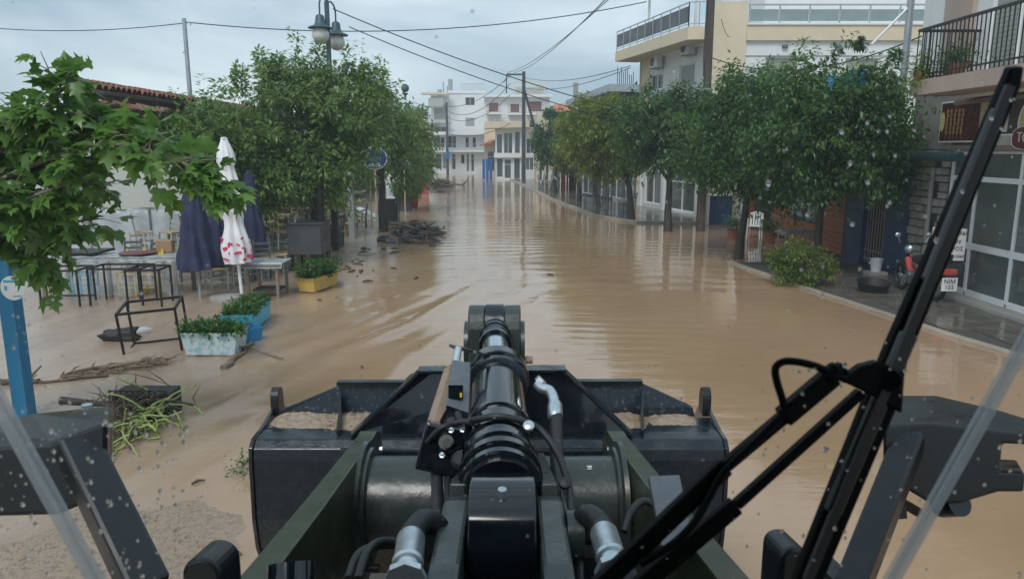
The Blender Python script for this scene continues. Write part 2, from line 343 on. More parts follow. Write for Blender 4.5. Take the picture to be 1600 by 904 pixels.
def make_tree(name, label, base, lobes, trunk_top, trunk_r, ntwig, per, size, mat, shape='tri', group=None, lean=None, shoots=0, bark='bark', nlimb=16, twlen=.62, seed=1, cat='tree', shoot_len=1.1, core=.32, spikes=()):
    rng = np.random.default_rng(seed); rd = random.Random(seed)
    t = thing(name, label, cat, base, 0, group); base = Vector(base); top = Vector(trunk_top)
    m = MB(); pts = []; rr = []
    for i in range(9):
        f = i/8; p = base.lerp(top, f)+Vector((pnoise(Vector((seed, f*2.2, 0)))*.16, pnoise(Vector((seed, 0, f*2.2)))*.16, 0))*min(1, f*3)
        if lean: p += Vector(lean)*math.sin(f*math.pi)
        if i == 0: p.z -= .25
        pts.append(p); rr.append(trunk_r*(1.28-.28*min(1, f*5))*(1-.45*f))
    m.tube(pts, rr, 9); m.build('trunk', bark, t, smooth=60)
    vol = np.array([l[1][0]*l[1][1]*l[1][2] for l in lobes]); pr = vol/vol.sum()
    ncl = max(12, ntwig//9); tw = np.arange(ntwig) % ncl
    idx = rng.choice(len(lobes), ncl, p=pr); c = np.array([lobes[i][0] for i in idx], float); rad = np.array([lobes[i][1] for i in idx], float)
    d = rng.normal(0, 1, (ncl, 3)); d /= np.linalg.norm(d, axis=1, keepdims=True); r = rng.uniform(core**2, 1, ncl)**.5
    S0 = (c+d*rad*r[:, None]*.93)[tw]+rng.normal(0, .10*twlen/.6, (ntwig, 3))
    dirs = (d*rad/rad.max())[tw]*.9+rng.normal(0, .62, (ntwig, 3)); dirs[:, 2] += .15; ctint = rng.normal(0, .13, ncl)[tw]
    lens = twlen*rng.uniform(.5, 1.3, ntwig)
    A = [twig_leaves(S0, dirs, lens, per, size, rng, ct=ctint)]
    if shoots:
        li = rng.choice(len(lobes), shoots, p=pr); cc = np.array([lobes[i][0] for i in li], float); rad2 = np.array([lobes[i][1] for i in li], float)
        dd = rng.normal(0, .42, (shoots, 3)); dd[:, 2] = 1; dd /= np.linalg.norm(dd, axis=1, keepdims=True)
        ss = cc+dd*rad2*.88; up = dd*.35+np.array([0, 0, 1.]); A.append(twig_leaves(ss, up, shoot_len*rng.uniform(.5, 1.3, shoots), int(per*2.2), size, rng, droop=.25))
    for (p, q) in spikes:
        p, q = np.array(p), np.array(q); L_ = np.linalg.norm(q-p); ss = p+(q-p)*rng.uniform(0, .85, 16)[:, None]; dd = (q-p)/L_+rng.normal(0, .38, (16, 3)); A.append(twig_leaves(ss, dd, L_*.22*rng.uniform(.6, 1.2, 16), 12, size*.9, rng, droop=.3))
    ar = [np.concatenate(x) for x in zip(*A)]
    leaf_object('crown', *ar, shape, mat, t)
    m = MB()
    for i in range(nlimb):
        j = rd.randrange(ntwig); q = Vector(S0[j]); s0 = pts[rd.choice([5, 6, 7, 8])]; mid = s0.lerp(q, .5)+Vector((rd.uniform(-.2, .2), rd.uniform(-.2, .2), rd.uniform(0, .3)))
        m.tube([s0, s0.lerp(mid, .5)+Vector((0, 0, .05)), mid, q], [trunk_r*.5, trunk_r*.36, trunk_r*.24, trunk_r*.08], 5)
    m.build('limbs', bark, t, smooth=60)
    return t
# ------------------------------------------------------------------ ground and flood water
m = MB(); m.add([(-900, -300, -.45), (900, -300, -.45), (900, 1500, -.45), (-900, 1500, -.45)], [(0, 1, 2, 3)])
tag(m.build('ground', 'mud'), kind='structure')
def water_mat():
    m = bpy.data.materials.new('muddy_water'); m.use_nodes = True; t = m.node_tree; b = t.nodes['Principled BSDF']
    def N(ty, **k):
        n = t.nodes.new(ty)
        for a, c in k.items(): setattr(n, a, c)
        return n
    def nz(scale, det, stretch, rough=.55):
        mp = N('ShaderNodeMapping'); mp.inputs['Scale'].default_value = stretch[:3]; mp.inputs['Rotation'].default_value = (0, 0, stretch[3] if len(stretch) > 3 else 0)
        t.links.new(tc.outputs['Object'], mp.inputs[0]); n = N('ShaderNodeTexNoise'); n.inputs['Scale'].default_value = scale; n.inputs['Detail'].default_value = det; n.inputs['Roughness'].default_value = rough
        t.links.new(mp.outputs[0], n.inputs['Vector']); return n.outputs['Fac']
    tc = N('ShaderNodeTexCoord')
    a = N('ShaderNodeAttribute'); a.attribute_name = 'silt'
    # street water: brown; silt: paler, greyer mud carried in thin streaming sheets
    r1 = N('ShaderNodeValToRGB'); e = r1.color_ramp.elements; e[0].position = .3; e[0].color = (.315, .205, .120, 1); e[1].position = .7; e[1].color = (.40, .272, .170, 1)
    t.links.new(nz(.35, 6, (1, .5, 1)), r1.inputs[0])
    r2 = N('ShaderNodeValToRGB'); e = r2.color_ramp.elements; e[0].position = .32; e[0].color = (.285, .205, .145, 1); e[1].position = .7; e[1].color = (.41, .315, .235, 1)
    t.links.new(nz(1.1, 8, (1.5, .45, 1, .33), .66), r2.inputs[0])
    mx = N('ShaderNodeMix', data_type='RGBA'); t.links.new(a.outputs['Fac'], mx.inputs[0]); t.links.new(r1.outputs[0], mx.inputs[6]); t.links.new(r2.outputs[0], mx.inputs[7])
    t.links.new(mx.outputs[2], b.inputs['Base Color'])
    mr = N('ShaderNodeMapRange'); mr.inputs[3].default_value = .05; mr.inputs[4].default_value = .22; t.links.new(a.outputs['Fac'], mr.inputs[0]); t.links.new(mr.outputs[0], b.inputs['Roughness'])
    b.inputs['IOR'].default_value = 1.5
    b1 = N('ShaderNodeBump'); b1.inputs['Strength'].default_value = .30; b1.inputs['Distance'].default_value = .03; t.links.new(nz(1.5, 3, (.55, 1.7, 1)), b1.inputs['Height'])
    b2 = N('ShaderNodeBump'); b2.inputs['Strength'].default_value = .14; b2.inputs['Distance'].default_value = .012; t.links.new(nz(7, 4, (.8, 1.4, 1, .2)), b2.inputs['Height']); t.links.new(b1.outputs[0], b2.inputs['Normal'])
    b3 = N('ShaderNodeBump'); b3.inputs['Distance'].default_value = .02; m3 = N('ShaderNodeMath', operation='MULTIPLY'); m3.inputs[1].default_value = .75; t.links.new(a.outputs['Fac'], m3.inputs[0]); t.links.new(m3.outputs[0], b3.inputs['Strength'])
    t.links.new(nz(9, 6, (1.6, .6, 1, .33), .65), b3.inputs['Height']); t.links.new(b2.outputs[0], b3.inputs['Normal'])
    t.links.new(b3.outputs[0], b.inputs['Normal']); MATS['muddy_water'] = m
water_mat()
NY, NX = 640, 380
ys = 1.2*(150/1.2)**(np.arange(NY+1)/NY); tx = np.linspace(-1, 1, NX+1)
Yg = np.repeat(ys[:, None], NX+1, 1); Xg = tx[None, :]*(Yg*.85+7)
def bank(y): return np.interp(y, [0, 5, 9, 13, 17, 22, 30, 45, 70, 150], [-1.9, -2.2, -3.0, -3.3, -3.4, -3.2, -3.4, -4.6, -7., -14])   # edge of the silted left side
def sst(x): x = np.clip(x, 0, 1); return x*x*(3-2*x)
silt = sst((bank(Yg)-Xg+1.6+.5*np.sin(Yg*.9+Xg*.7)+.35*np.sin(Yg*2.3-Xg*1.1)+.25*np.sin(Yg*4.1+Xg*3.))/4.2)
H = np.zeros_like(Xg)
for (yc, w, wl, A, xc, xw, cv) in [(23.2, 2.1, .74, .0075, 1.6, 4.6, .030), (17.5, 3.0, .95, .004, 2.6, 3.2, .05), (29, 4, 1.1, .004, 1.0, 4, .02), (12.5, 2.8, .42, .0016, 1.7, 1.6, .10)]:
    yy = Yg+cv*(Xg-xc)**2; H += A*np.exp(-((yy-yc)/w)**2)*np.exp(-((Xg-xc)/xw)**2)*np.sin(2*math.pi*yy/wl+.9*np.sin(Xg*.9+.5*Yg)+.7*np.sin(Yg*1.3+Xg*1.9)+.6*np.sin(Xg*3.1-Yg*.8))
# diagonal bow waves running off to the left of the bucket
dx, dy = .325, .946
for (x0, y0, wl, A, w, l0, l1) in [(-3.0, 10.2, .95, .014, 1.25, -4., 7.5), (-2.2, 12.5, .62, .009, .9, -3., 6.), (-1.4, 9.0, .80, .010, .8, -3., 8.), (-4.6, 9.5, .7, .008, 1.2, -5., 6.), (-3.6, 6.5, .6, .006, 1.0, -3., 5.)]:
    pr_ = (Xg-x0)*dy-(Yg-y0)*dx; al = (Xg-x0)*dx+(Yg-y0)*dy; pr_ = pr_+.16*np.sin(al*.55+x0)+.05*np.sin(al*1.7)
    env = np.exp(-(pr_/w)**2)*sst((al-l0)/2)*sst((l1-al)/2.5); s_ = np.sin(2*math.pi*pr_/wl); H += A*env*(s_+.35*np.abs(s_))
for (k, A) in [(.5, .006), (1.1, .003)]:
    H += A*(np.sin(Xg*k*2.1+1.3*np.sin(Yg*k*.7))*np.sin(Yg*k*1.6+1.1*np.sin(Xg*k)))
H *= np.where(Yg < 60, 1, 60/Yg)
me = bpy.data.meshes.new('flood_water'); V = np.stack([Xg, Yg, H], 2).reshape(-1, 3)
me.vertices.add(len(V)); me.vertices.foreach_set('co', V.reshape(-1).astype(np.float32))
ii, jj = np.meshgrid(np.arange(NY), np.arange(NX), indexing='ij'); a_ = ii*(NX+1)+jj
Q = np.stack([a_, a_+1, a_+NX+2, a_+NX+1], 2).reshape(-1, 4); me.loops.add(Q.size); me.loops.foreach_set('vertex_index', Q.reshape(-1).astype(np.int32))
me.polygons.add(len(Q)); me.polygons.foreach_set('loop_start', np.arange(0, Q.size, 4, dtype=np.int32)); me.update(calc_edges=True)
me.polygons.foreach_set('use_smooth', np.ones(len(Q), bool))
at = me.attributes.new('silt', 'FLOAT', 'POINT'); at.data.foreach_set('value', silt.reshape(-1).astype(np.float32)); me.materials.append(MATS['muddy_water'])
o = bpy.data.objects.new('flood_water', me); COL.objects.link(o); tag(o, kind='structure')
# gravel bank left of the bucket (rises a few centimetres out of the water)
gb = []; n = 46
def bankz(x, y):
    d = ((x+3.0)/1.05)**2+((y-5.15)/1.0)**2; return .062*math.exp(-d*.9)-.03+.018*pnoise(Vector((x*2.1, y*2.1, 0)))+.006*pnoise(Vector((x*9, y*9, 3)))
m = MB(); m.sheet(lambda a, b: (-6+5.0*a, 2.2+5.6*b, bankz(-6+5.0*a, 2.2+5.6*b)), 90, 100); tag(m.build('gravel_bank', 'wet_mud_dirt', smooth=180), kind='structure')
m = MB()
for i in range(6000):
    x, y = random.gauss(-3.0, .65), random.gauss(5.3, .65); z = bankz(x, y)
    if z < .004 or x > -.3 or y < 3.6: continue
    r = random.choice([.003, .003, .004, .005, .006, .009]); m.ball((x, y, z+r*.2), r, 5, sq=(1, random.uniform(.7, 1.3), .6), rough=.3, seed=i)
tag(m.build('gravel', 'gravel', smooth=60), 'loose grey gravel lying on the muddy bank beside the bucket', 'gravel', kind='stuff')
# ------------------------------------------------------------------ pavements, kerbs (right side)
def kerb_run(parent, pts, ztop, w=.16):
    for a, b in zip(pts[:-1], pts[1:]):
        a, b = Vector((*a, 0)), Vector((*b, 0)); L_ = (b-a).length; n = max(1, round(L_/1.0)); d = (b-a)/n; rz = math.atan2(d.y, d.x)
        for i in range(n):
            c = a+d*(i+.5); mb = MB(); mb.box((0, 0, -.12+random.uniform(-.004, .004)), (d.length-.012, w, .24)); k = mb.build('kerb_stone', 'kerb_stone', bevel=.012)
            k.location = (c.x, c.y, ztop); k.rotation_euler = (random.uniform(-.01, .01), random.uniform(-.006, .006), rz); k.parent = parent
kerbA = [(8.3, 7.), (7.55, 10.), (7.2, 11.4), (6.55, 14.8), (6.0, 18.2), (5.85, 19.6)]
m = MB(); m.prism([(x+.08, y, -.4) for x, y in kerbA]+[(9.3, 19.6, -.4), (9.3, 7., -.4)], (0, 0, .405))
pavA = m.build('pavement', 'mortar'); tag(pavA, kind='structure')
kerb_run(pavA, kerbA, .045)
def kx(y, K): return np.interp(y, [p[1] for p in K], [p[0] for p in K])
slab = MB(); slab.box((0, 0, 0), (.488, .488, .05)); sm = slab.mesh('paving_slab', 'wet_paving')
for i in range(6):
    for j in range(20):
        y = 8.2+j*.5; x = 8.98-i*.5
        if x-.27 < kx(y, kerbA)+.08 or x-.27 < kx(y+.3, kerbA)+.06: continue
        if y > 15.2 and x < 8.9 and random.random() < .0: continue
        k = bpy.data.objects.new('paving_slab', sm); COL.objects.link(k); k.parent = pavA
        low = -.022 if y > 14.6 else 0.0           # the far slabs have sunk under a film of water
        k.location = (x, y, .012+low+random.uniform(-.003, .003)); k.rotation_euler = (random.uniform(-.004, .004), random.uniform(-.004, .004), 0)
kerbB = [(9.0, 29.9), (5.2, 30.1), (4.55, 31.2), (3.72, 33.5), (2.3, 45), (1.05, 61), (-.6, 78)]
m = MB(); m.prism([(x+.08, y+.05, -.4) for x, y in kerbB]+[(6.5, 78, -.4), (9.1, 45, -.4), (9.6, 30.1, -.4)], (0, 0, .47))
pavB = m.build('pavement', 'wet_paving'); tag(pavB, kind='structure'); kerb_run(pavB, kerbB, .09, .2)
# ------------------------------------------------------------------ facades
def facade(parent, o, ax, width, z0, z1, ops, mat, rev=.14, name='wall'):
    """wall sheet with real openings; ops: (a0,a1,b0,b1,kind)"""
    o, ax = Vector(o), Vector(ax).normalized(); up = Vector((0, 0, 1)); n = ax.cross(up)*1.0      # outward
    As = sorted({0, width, *[x for q in ops for x in q[:2]]}); Bs = sorted({z0, z1, *[x for q in ops for x in q[2:4]]}); m = MB()
    P = lambda a, b, d=0: o+ax*a+up*b+n*d
    for a0, a1 in zip(As[:-1], As[1:]):
        for b0, b1 in zip(Bs[:-1], Bs[1:]):
            ca, cb = (a0+a1)/2, (b0+b1)/2
            if any(q[0] < ca < q[1] and q[2] < cb < q[3] for q in ops): continue
            m.add([P(a0, b0), P(a1, b0), P(a1, b1), P(a0, b1)], [(0, 1, 2, 3)])
    for a0, a1, b0, b1, *_ in ops:
        c = [(a0, b0), (a1, b0), (a1, b1), (a0, b1)]
        for i in range(4):
            p, q = c[i], c[(i+1) % 4]; m.add([P(*p), P(*q), P(*q, -rev), P(*p, -rev)], [(0, 1, 2, 3)])
    w = m.build(name, mat, parent)
    for a0, a1, b0, b1, *k in ops:
        k = k[0] if k else 'window'; wd, ht = a1-a0, b1-b0; M = frame(P(a0, b0, -rev+.02), ax, up); fw = .05
        def B(mb, x0, x1, y0, y1, d0, d1): mb.add([M @ Vector((x, y, z)) for z in (d0, d1) for y in (y0, y1) for x in (x0, x1)], [(0, 2, 3, 1), (4, 5, 7, 6), (0, 1, 5, 4), (2, 6, 7, 3), (0, 4, 6, 2), (1, 3, 7, 5)])
        mb = MB(); B(mb, 0, fw, 0, ht, 0, .06); B(mb, wd-fw, wd, 0, ht, 0, .06); B(mb, fw, wd-fw, 0, fw, 0, .06); B(mb, fw, wd-fw, ht-fw, ht, 0, .06)
        if k in ('window', 'blue', 'shop') and wd > .8: B(mb, wd/2-.025, wd/2+.025, fw, ht-fw, 0, .055)
        if k == 'shop' and ht > 1.6: B(mb, fw, wd-fw, ht*.72, ht*.72+.05, 0, .052)
        f = mb.build('shutter_frame' if 'shutter' in k else 'window_frame', 'white_paint', parent)
        if k in ('shutter', 'green_shutter', 'brown_screen'):
            mb = MB(); N_ = max(3, int(ht/.09))
            for i in range(N_):
                y0 = fw+(ht-2*fw)*i/N_; B(mb, fw, wd-fw, y0+.004, y0+(ht-2*fw)/N_-.004, .008+.01*(i % 2), .035)
            mb.build('shutter_slats', k, f)
        mb = MB(); B(mb, .01, wd-.01, .01, ht-.01, -.02, .004); mb.build('pane', {'blue': 'glass_blue', 'shop': 'glass_shop'}.get(k, 'glass_dark'), f)
    return w
def body(parent, o, ax, width, depth, z0, z1, mat, inset=.16, name='shell', ov=0.):
    o, ax = Vector(o), Vector(ax).normalized(); n = ax.cross(Vector((0, 0, 1))); m = MB()
    p = [o+ax*.004-n*inset, o+ax*(width-.004)-n*inset, o+ax*(width-.004)-n*depth, o+ax*.004-n*depth]
    m.prism([Vector((q.x, q.y, z0)) for q in p], (0, 0, z1-z0)); return m.build(name, mat, parent)
def rects_y(Y, rects):      # pixel rectangles on a wall facing the camera at depth Y -> (x0,x1,z0,z1,kind) in world coordinates
    r = []
    for u0, v0, u1, v1, *k in rects:
        a, b = PY(u0, v1, Y), PY(u1, v0, Y); r.append((a.x, b.x, a.z, PY(u0, v0, Y).z, *k))
    return r
def front(parent, Y, u0, u1, ztop, rects, mat, depth=8, z0=-.2):
    x0, x1 = PY(u0, 250, Y).x, PY(u1, 250, Y).x
    ops = [(a-x0, b-x0, c, d, *k) for a, b, c, d, *k in rects_y(Y, rects)]
    facade(parent, (x0, Y, 0), (1, 0, 0), x1-x0, z0, ztop, ops, mat); body(parent, (x0, Y, 0), (1, 0, 0), x1-x0, depth, z0, ztop-.005, mat)
    return x0, x1
def rail(parent, p, q, h, n, mat='grey_paint', name='railing', r=.018):
    p, q = Vector(p), Vector(q); m = MB(); up = Vector((0, 0, h)); m.bar(p+up, q+up, .05, .04); m.bar(p+up*.12, q+up*.12, .03, .03)
    for i in range(n+1): a = p.lerp(q, i/n); m.bar(a, a+up, r*2, r*2)
    return m.build(name, mat, parent)
def ac_unit(parent, c, ax, s=1.):
    c = Vector(c); ax = Vector(ax).normalized(); n = ax.cross(Vector((0, 0, 1))); M = Matrix((ax, n*-1, Vector((0, 0, 1)))).transposed()
    m = MB(); m.box(c, (.85*s, .32*s, .6*s), M); o = m.build('air_conditioner', 'ac_white', parent, bevel=.015)
    m = MB(); m.cyl(c+n*.161*s-ax*.12*s, c+n*.175*s-ax*.12*s, .22*s, n=20); m.build('fan_grille', 'dark_concrete', o, smooth=40)
    for g_ in (-1, 1): m = MB(); m.bar(c+ax*.3*s*g_-Vector((0, 0, .33*s))+n*.16*s, c+ax*.3*s*g_-Vector((0, 0, .33*s))-n*.35*s, .04); m.build('bracket', 'grey_paint', o)
# ---- white apartment house at the end of the street
YA = 98.
t = thing('apartment_house', 'white three storey apartment house with stacked side balconies at the end of the street', 'building', (PY(715, 265, YA).x, YA, 0))
zt = PY(720, 146, YA).z
x0, x1 = front(t, YA, 703, 757, zt, [(727, 152, 742, 165, 'window'), (727, 184, 742, 198, 'shutter'), (712, 212, 724, 230, 'window'), (730, 214, 745, 230, 'window'), (706, 238, 714, 264, 'shop'), (720, 240, 728, 256, 'window'), (736, 240, 750, 266, 'shop')], 'white_plaster', 10)
def edge_strip(name, mat, par, a, b, c): mm = MB(); mm.bb(a, b); return mm.build(name, mat, par)
edge_strip('parapet', 'white_paint', t, (x0-.15, YA-.12, zt), (x1+.1, YA+.2, zt+.35), 0)
rail(t, (x0+1.5, YA+1, zt+.3), (x1, YA+1, zt+.3), 1.0, 12)
# left wing with balconies, stepping towards the camera
xl = PY(674, 200, YA-.5).x
facade(t, (xl, YA-.6, 0), (1, 0, 0), x0-xl-.02, -.2, zt-.3, [(.35, 2.2, 6.6, 8.6, 'shutter'), (.35, 2.2, 3.9, 5.8, 'window'), (.3, 1.0, .1, 2.4, 'shop'), (1.3, 2.2, .1, 2.4, 'shop')], 'white_plaster_stained')
body(t, (xl, YA-.6, 0), (1, 0, 0), x0-xl-.02, 9, -.2, zt-.31, 'white_plaster_stained')
for i, z in enumerate((2.9, 6.1)):
    edge_strip('balcony_slab', 'concrete', t, (xl-1.0, YA-2.0, z), (x0+.3, YA-.61, z+.16), 0); rail(t, (xl-1.0, YA-1.95, z+.16), (x0+.25, YA-1.95, z+.16), .95, 16)
edge_strip('balcony_slab', 'cream_plaster', t, (xl-1.1, YA-2.0, zt-.25), (x0+.3, YA-.61, zt+.0), 0)
edge_strip('awning', 'grey_awning', t, (xl-.2, YA-1.7, 8.1), (x0-.6, YA-1.62, 9.3), 0)
m = MB()
for i, (u, v0, v1) in enumerate([(687, 140, 152), (693, 128, 150), (704, 124, 150), (699, 134, 150)]):
    a, b = PY(u, v1, YA+2), PY(u, v0, YA+2); m.cyl((a.x, YA+2, zt-.4), (a.x, YA+2, b.z), .28 if i in (0, 2) else .08, n=10)
m.build('water_heater', 'grey_paint', t, smooth=40)
# low white wing in front of the end house (arcade and upper terrace)
YW = 92.
t = thing('arcade_house', 'low white house with a columned upper terrace below the apartment house', 'building', (PY(740, 265, YW).x, YW, 0))
front(t, YW, 677, 757, PY(740, 209, YW).z, [(682, 214, 695, 231, 'window'), (700, 212, 713, 231, 'window'), (727, 214, 733, 231, 'window'), (738, 214, 744, 231, 'window'), (681, 240, 690, 264, 'shop'), (692, 240, 699, 264, 'shutter'), (706, 240, 712, 265, 'shop'), (720, 241, 726, 256, 'window'), (729, 240, 733, 268, 'shop'), (736, 240, 741, 268, 'shop')], 'white_plaster_stained', 5)
zz = PY(700, 236, YW).z; x0, x1 = PY(674, 250, YW).x, PY(757, 250, YW).x
edge_strip('balcony_slab', 'white_paint', t, (x0, YW-1.2, zz-.1), (x1, YW-.01, zz+.08), 0); rail(t, (x0, YW-1.15, zz+.08), (x1, YW-1.15, zz+.08), .8, 30)
edge_strip('cornice', 'white_paint', t, (x0-.1, YW-1.3, PY(740, 211, YW).z), (x1+.1, YW+.3, PY(740, 206, YW).z), 0)
# ---- second white apartment house (right of it), brown balcony screens
YB = 88.
t = thing('apartment_house', 'white apartment house with brown screened balconies and a roof pergola', 'building', (PY(805, 265, YB).x, YB, 0))
zt = PY(800, 148, YB).z
x0, x1 = front(t, YB, 757, 858, zt, [(763, 160, 779, 175, 'brown_screen'), (797, 162, 812, 176, 'brown_screen'), (826, 158, 847, 175, 'brown_screen'), (764, 190, 780, 203, 'window'), (800, 190, 812, 203, 'window'), (826, 188, 846, 203, 'window')], 'white_plaster', 10)
for u0, u1, v in [(760, 782, 177), (794, 815, 178), (822, 851, 178)]:
    a, b = PY(u0, v, YB), PY(u1, v, YB); edge_strip('balcony_slab', 'white_paint', t, (a.x, YB-1.2, a.z-.15), (b.x, YB-.01, a.z), 0); rail(t, (a.x, YB-1.15, a.z), (b.x, YB-1.15, a.z), .9, 9, 'brown_screen')
edge_strip('cornice', 'white_paint', t, (x0-.2, YB-.7, zt-.3), (x1+.3, YB+.3, zt), 0)
m = MB()
for u in (803, 815, 828, 842, 852): a = PY(u, 148, YB+2); m.bar((a.x, YB+2, zt-.2), (a.x, YB+2, zt+1.6), .1)
a, b, c = PY(800, 131, YB+2), PY(856, 138, YB+2), PY(826, 125, YB+2); m.bar(a, c, .15); m.bar(c, b, .15); m.bar(PY(800, 137, YB+2), PY(856, 137, YB+2), .12); m.build('roof_pergola', 'cream_plaster', t)
edge_strip('awning', 'tarp', t, (PY(806, 140, YB).x, YB+1, zt+.1), (PY(850, 140, YB).x, YB+2.6, zt+.9), 0)
# ---- cream block with a blank upper wall, in front of it
YC = 80.
t = thing('shop_block', 'cream blank walled shop block with a sloping tiled porch', 'building', (PY(765, 270, YC).x, YC, 0))
front(t, YC, 757, 786, PY(770, 196, YC).z, [(762, 236, 773, 268, 'shop')], 'cream_plaster', 6)
a, b = PY(750, 226, YC-1.5), PY(782, 214, YC-1.5); m = MB(); m.prism([(a.x, YC-2.2, a.z), (b.x, YC-2.2, b.z), (b.x, YC-2.2, b.z-.15), (a.x, YC-2.2, a.z-.15)], (0, 2.19, 0)); m.build('porch_roof', 'orange_tile', t)
# ---- modern glazed shop
YD = 73.
t = thing('glazed_shop', 'modern two storey shop with tall glazed bays and white piers', 'building', (PY(800, 278, YD).x, YD, 0))
zt = PY(800, 199, YD).z
front(t, YD, 774, 838, zt, [(776, 209, 785, 240, 'blue'), (787, 207, 801, 240, 'blue'), (804, 205, 813, 240, 'blue'), (776, 247, 786, 277, 'blue'), (788, 249, 799, 279, 'shop'), (803, 247, 813, 280, 'blue'), (822, 216, 836, 240, 'blue'), (821, 246, 834, 266, 'shop')], 'white_plaster', 8)
a, b = PY(772, 243, YD), PY(816, 243, YD); edge_strip('fascia', 'white_paint', t, (a.x, YD-.35, a.z-.2), (b.x, YD-.01, a.z+.25), 0)
a, b = PY(757, 196, YD), PY(808, 186, YD); m = MB(); m.prism([(a.x, YD-1, PY(757, 201, YD).z), (b.x+1.2, YD-1, PY(808, 199, YD).z), (b.x+1.2, YD-1, PY(808, 189, YD).z), (a.x, YD-1, PY(757, 191, YD).z)], (0, 4, 0)); m.build('roof_band', 'cream_plaster', t)
# blue sliding panels standing by the corner
for i, u in enumerate((756, 761.5, 767)):
    p = G(u, 281); m = MB(); m.box((0, 0, 1.0), (.27, .08, 2.0)); m.box((0, -.05, 1.0), (.20, .03, 1.7)); o = m.build('advertising_board', 'royal_panel', bevel=.01); place(o, (p.x, p.y, 0), .1, ['tall blue board standing farthest from the glazed shop front', 'middle one of three tall blue boards by the glazed shop', 'tall blue board standing right beside the glazed shop front'][i], 'blue boards by the corner'); tag(o, cat='board')
# ---- low dark-roofed house, shops under the right-hand trees
n_ = Vector((-.95, -.31, 0)).normalized()
t = thing('dark_roof_building', 'low building with a wide dark overhanging slab roof behind the trees', 'building', (8, 50, 0))
A0, A1, A2 = PY(985, 133, 42), PY(952, 131, 44), PY(884, 157, 62); th = Vector((0, 0, -.42))
m = MB(); bk = Vector((6, 1.5, 0)); m.prism([A0+Vector((3, 0, 0)), A1, A2, A2+bk, A1+bk+Vector((3, 0, 0))], th); m.build('roof_slab', 'galvanised', t)
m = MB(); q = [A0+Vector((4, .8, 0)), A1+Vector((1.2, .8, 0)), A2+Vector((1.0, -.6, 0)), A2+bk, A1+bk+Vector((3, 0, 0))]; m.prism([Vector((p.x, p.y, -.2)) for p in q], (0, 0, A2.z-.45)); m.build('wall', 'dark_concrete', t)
for i in range(9):
    p = PY(965+i*3.1, 128, 44.5); m = MB() if i == 0 else m; m.bar((p.x, 44.6, A1.z-.1), (p.x, 44.6, A1.z+random.uniform(.5, 1.1)), .035)
m.build('starter_bars', 'rusty_steel', t)
p = PY(899.5, 140, 58); m = MB(); m.bar((p.x, 58, p.z-1.2), (p.x, 58, p.z+.5), .35); m.build('chimney', 'grey_plaster', t)
t = thing('tiled_house', 'small house with an orange tiled hip roof between the white blocks and trees', 'building', (6.2, 68, 0))
Yt = 66; a, b, c = PY(856, 176, Yt), PY(905, 172, Yt), PY(888, 161, Yt+4)
m = MB(); m.add([a, b, b+Vector((0, 9, 0)), a+Vector((0, 9, 0)), c, c+Vector((-1.2, 2, 0))], [(0, 1, 4), (0, 4, 5, 3), (1, 2, 5, 4), (2, 3, 5)]); m.build('roof', 'orange_tile', t)
front(t, Yt+.5, 838, 905, a.z, [(842, 247, 848, 282, 'shop'), (852, 247, 858, 282, 'shop'), (866, 248, 876, 286, 'shop')], 'cream_plaster', 8)
t = thing('red_kiosk', 'red framed kiosk front with a scalloped awning under the trees', 'kiosk', (*G(888, 296).xy, 0))
k = G(888, 296, .09); m = MB()
for u in (880, 886.5, 899): p = PY(u, 280, k.y); m.bar((p.x, k.y, .05), (p.x, k.y, 2.0), .30 if u < 885 else .12, .3)
m.build('frame', 'red_paint', t); a, b = PY(879, 262, k.y), PY(902, 262, k.y); m = MB(); m.bb((a.x, k.y-.6, a.z-.1), (b.x, k.y+.4, a.z+.1))
for i in range(8): x = a.x+(b.x-a.x)*(i+.5)/8; m.box((x, k.y-.6, a.z-.22), ((b.x-a.x)/8*.85, .03, .26))
m.build('awning', 'red_paint', t); m = MB(); m.bb((a.x+.5, k.y+.3, .05), (b.x-.1, k.y+.36, a.z-.11)); m.build('pane', 'glass_blue', t)
# ------------------------------------------------------------------ yellow corner house (right)
t = thing('corner_house', 'cream and white corner house with a glazed roof terrace above the trees', 'building', (8.7, 31, 0))
YY = 31.
x0 = PY(1108, 60, YY).x; x1 = PY(1165, 60, YY).x; x2 = 20.
zb = PY(1250, 64, YY).z; zb2 = PY(1250, 40, YY).z
m = MB(); m.bb((x0, YY-.10, -.2), (x1, YY+.5, 8.75)); m.build('corner_pier', 'cream_plaster', t)
ops = [(a-x1, b-x1, c, d, *k) for a, b, c, d, *k in rects_y(YY, [(1193, 89, 1249, 135, 'green_shutter'), (1318, 91, 1376, 135, 'green_shutter')])]
facade(t, (x1, YY, 0), (1, 0, 0), x2-x1, -.2, zb, ops, 'white_plaster'); body(t, (x1, YY, 0), (1, 0, 0), x2-x1, 7.8, -.2, zb2-.02, 'white_plaster', inset=.2)
edge_strip('band', 'cream_plaster', t, (x1+.003, YY-.14, zb), (x2, YY+.19, zb2), 0)
edge_strip('band_lip', 'white_paint', t, (x1+.003, YY-.2, zb2), (x2, YY+.25, zb2+.07), 0)
edge_strip('string_course', 'grey_paint', t, (x1+.003, YY-.03, PY(1250, 88, YY).z), (x2, YY-.002, PY(1250, 86.6, YY).z), 0)
m = MB(); zr = PY(1250, 8, YY).z
for i in range(9): x = x1+.1+i*1.2; m.bar((x, YY-.05, zb2+.07), (x, YY-.05, zr), .05)
m.bar((x1+.05, YY-.05, zr), (x2, YY-.05, zr), .06); m.build('terrace_railing', 'galvanised', t)
for i in range(8): x = x1+.14+i*1.2; mm = MB(); mm.bb((x, YY-.03, zb2+.16), (x+1.12, YY-.015, PY(1250, 15, YY).z)); mm.build('terrace_glass', 'rail_glass', t)
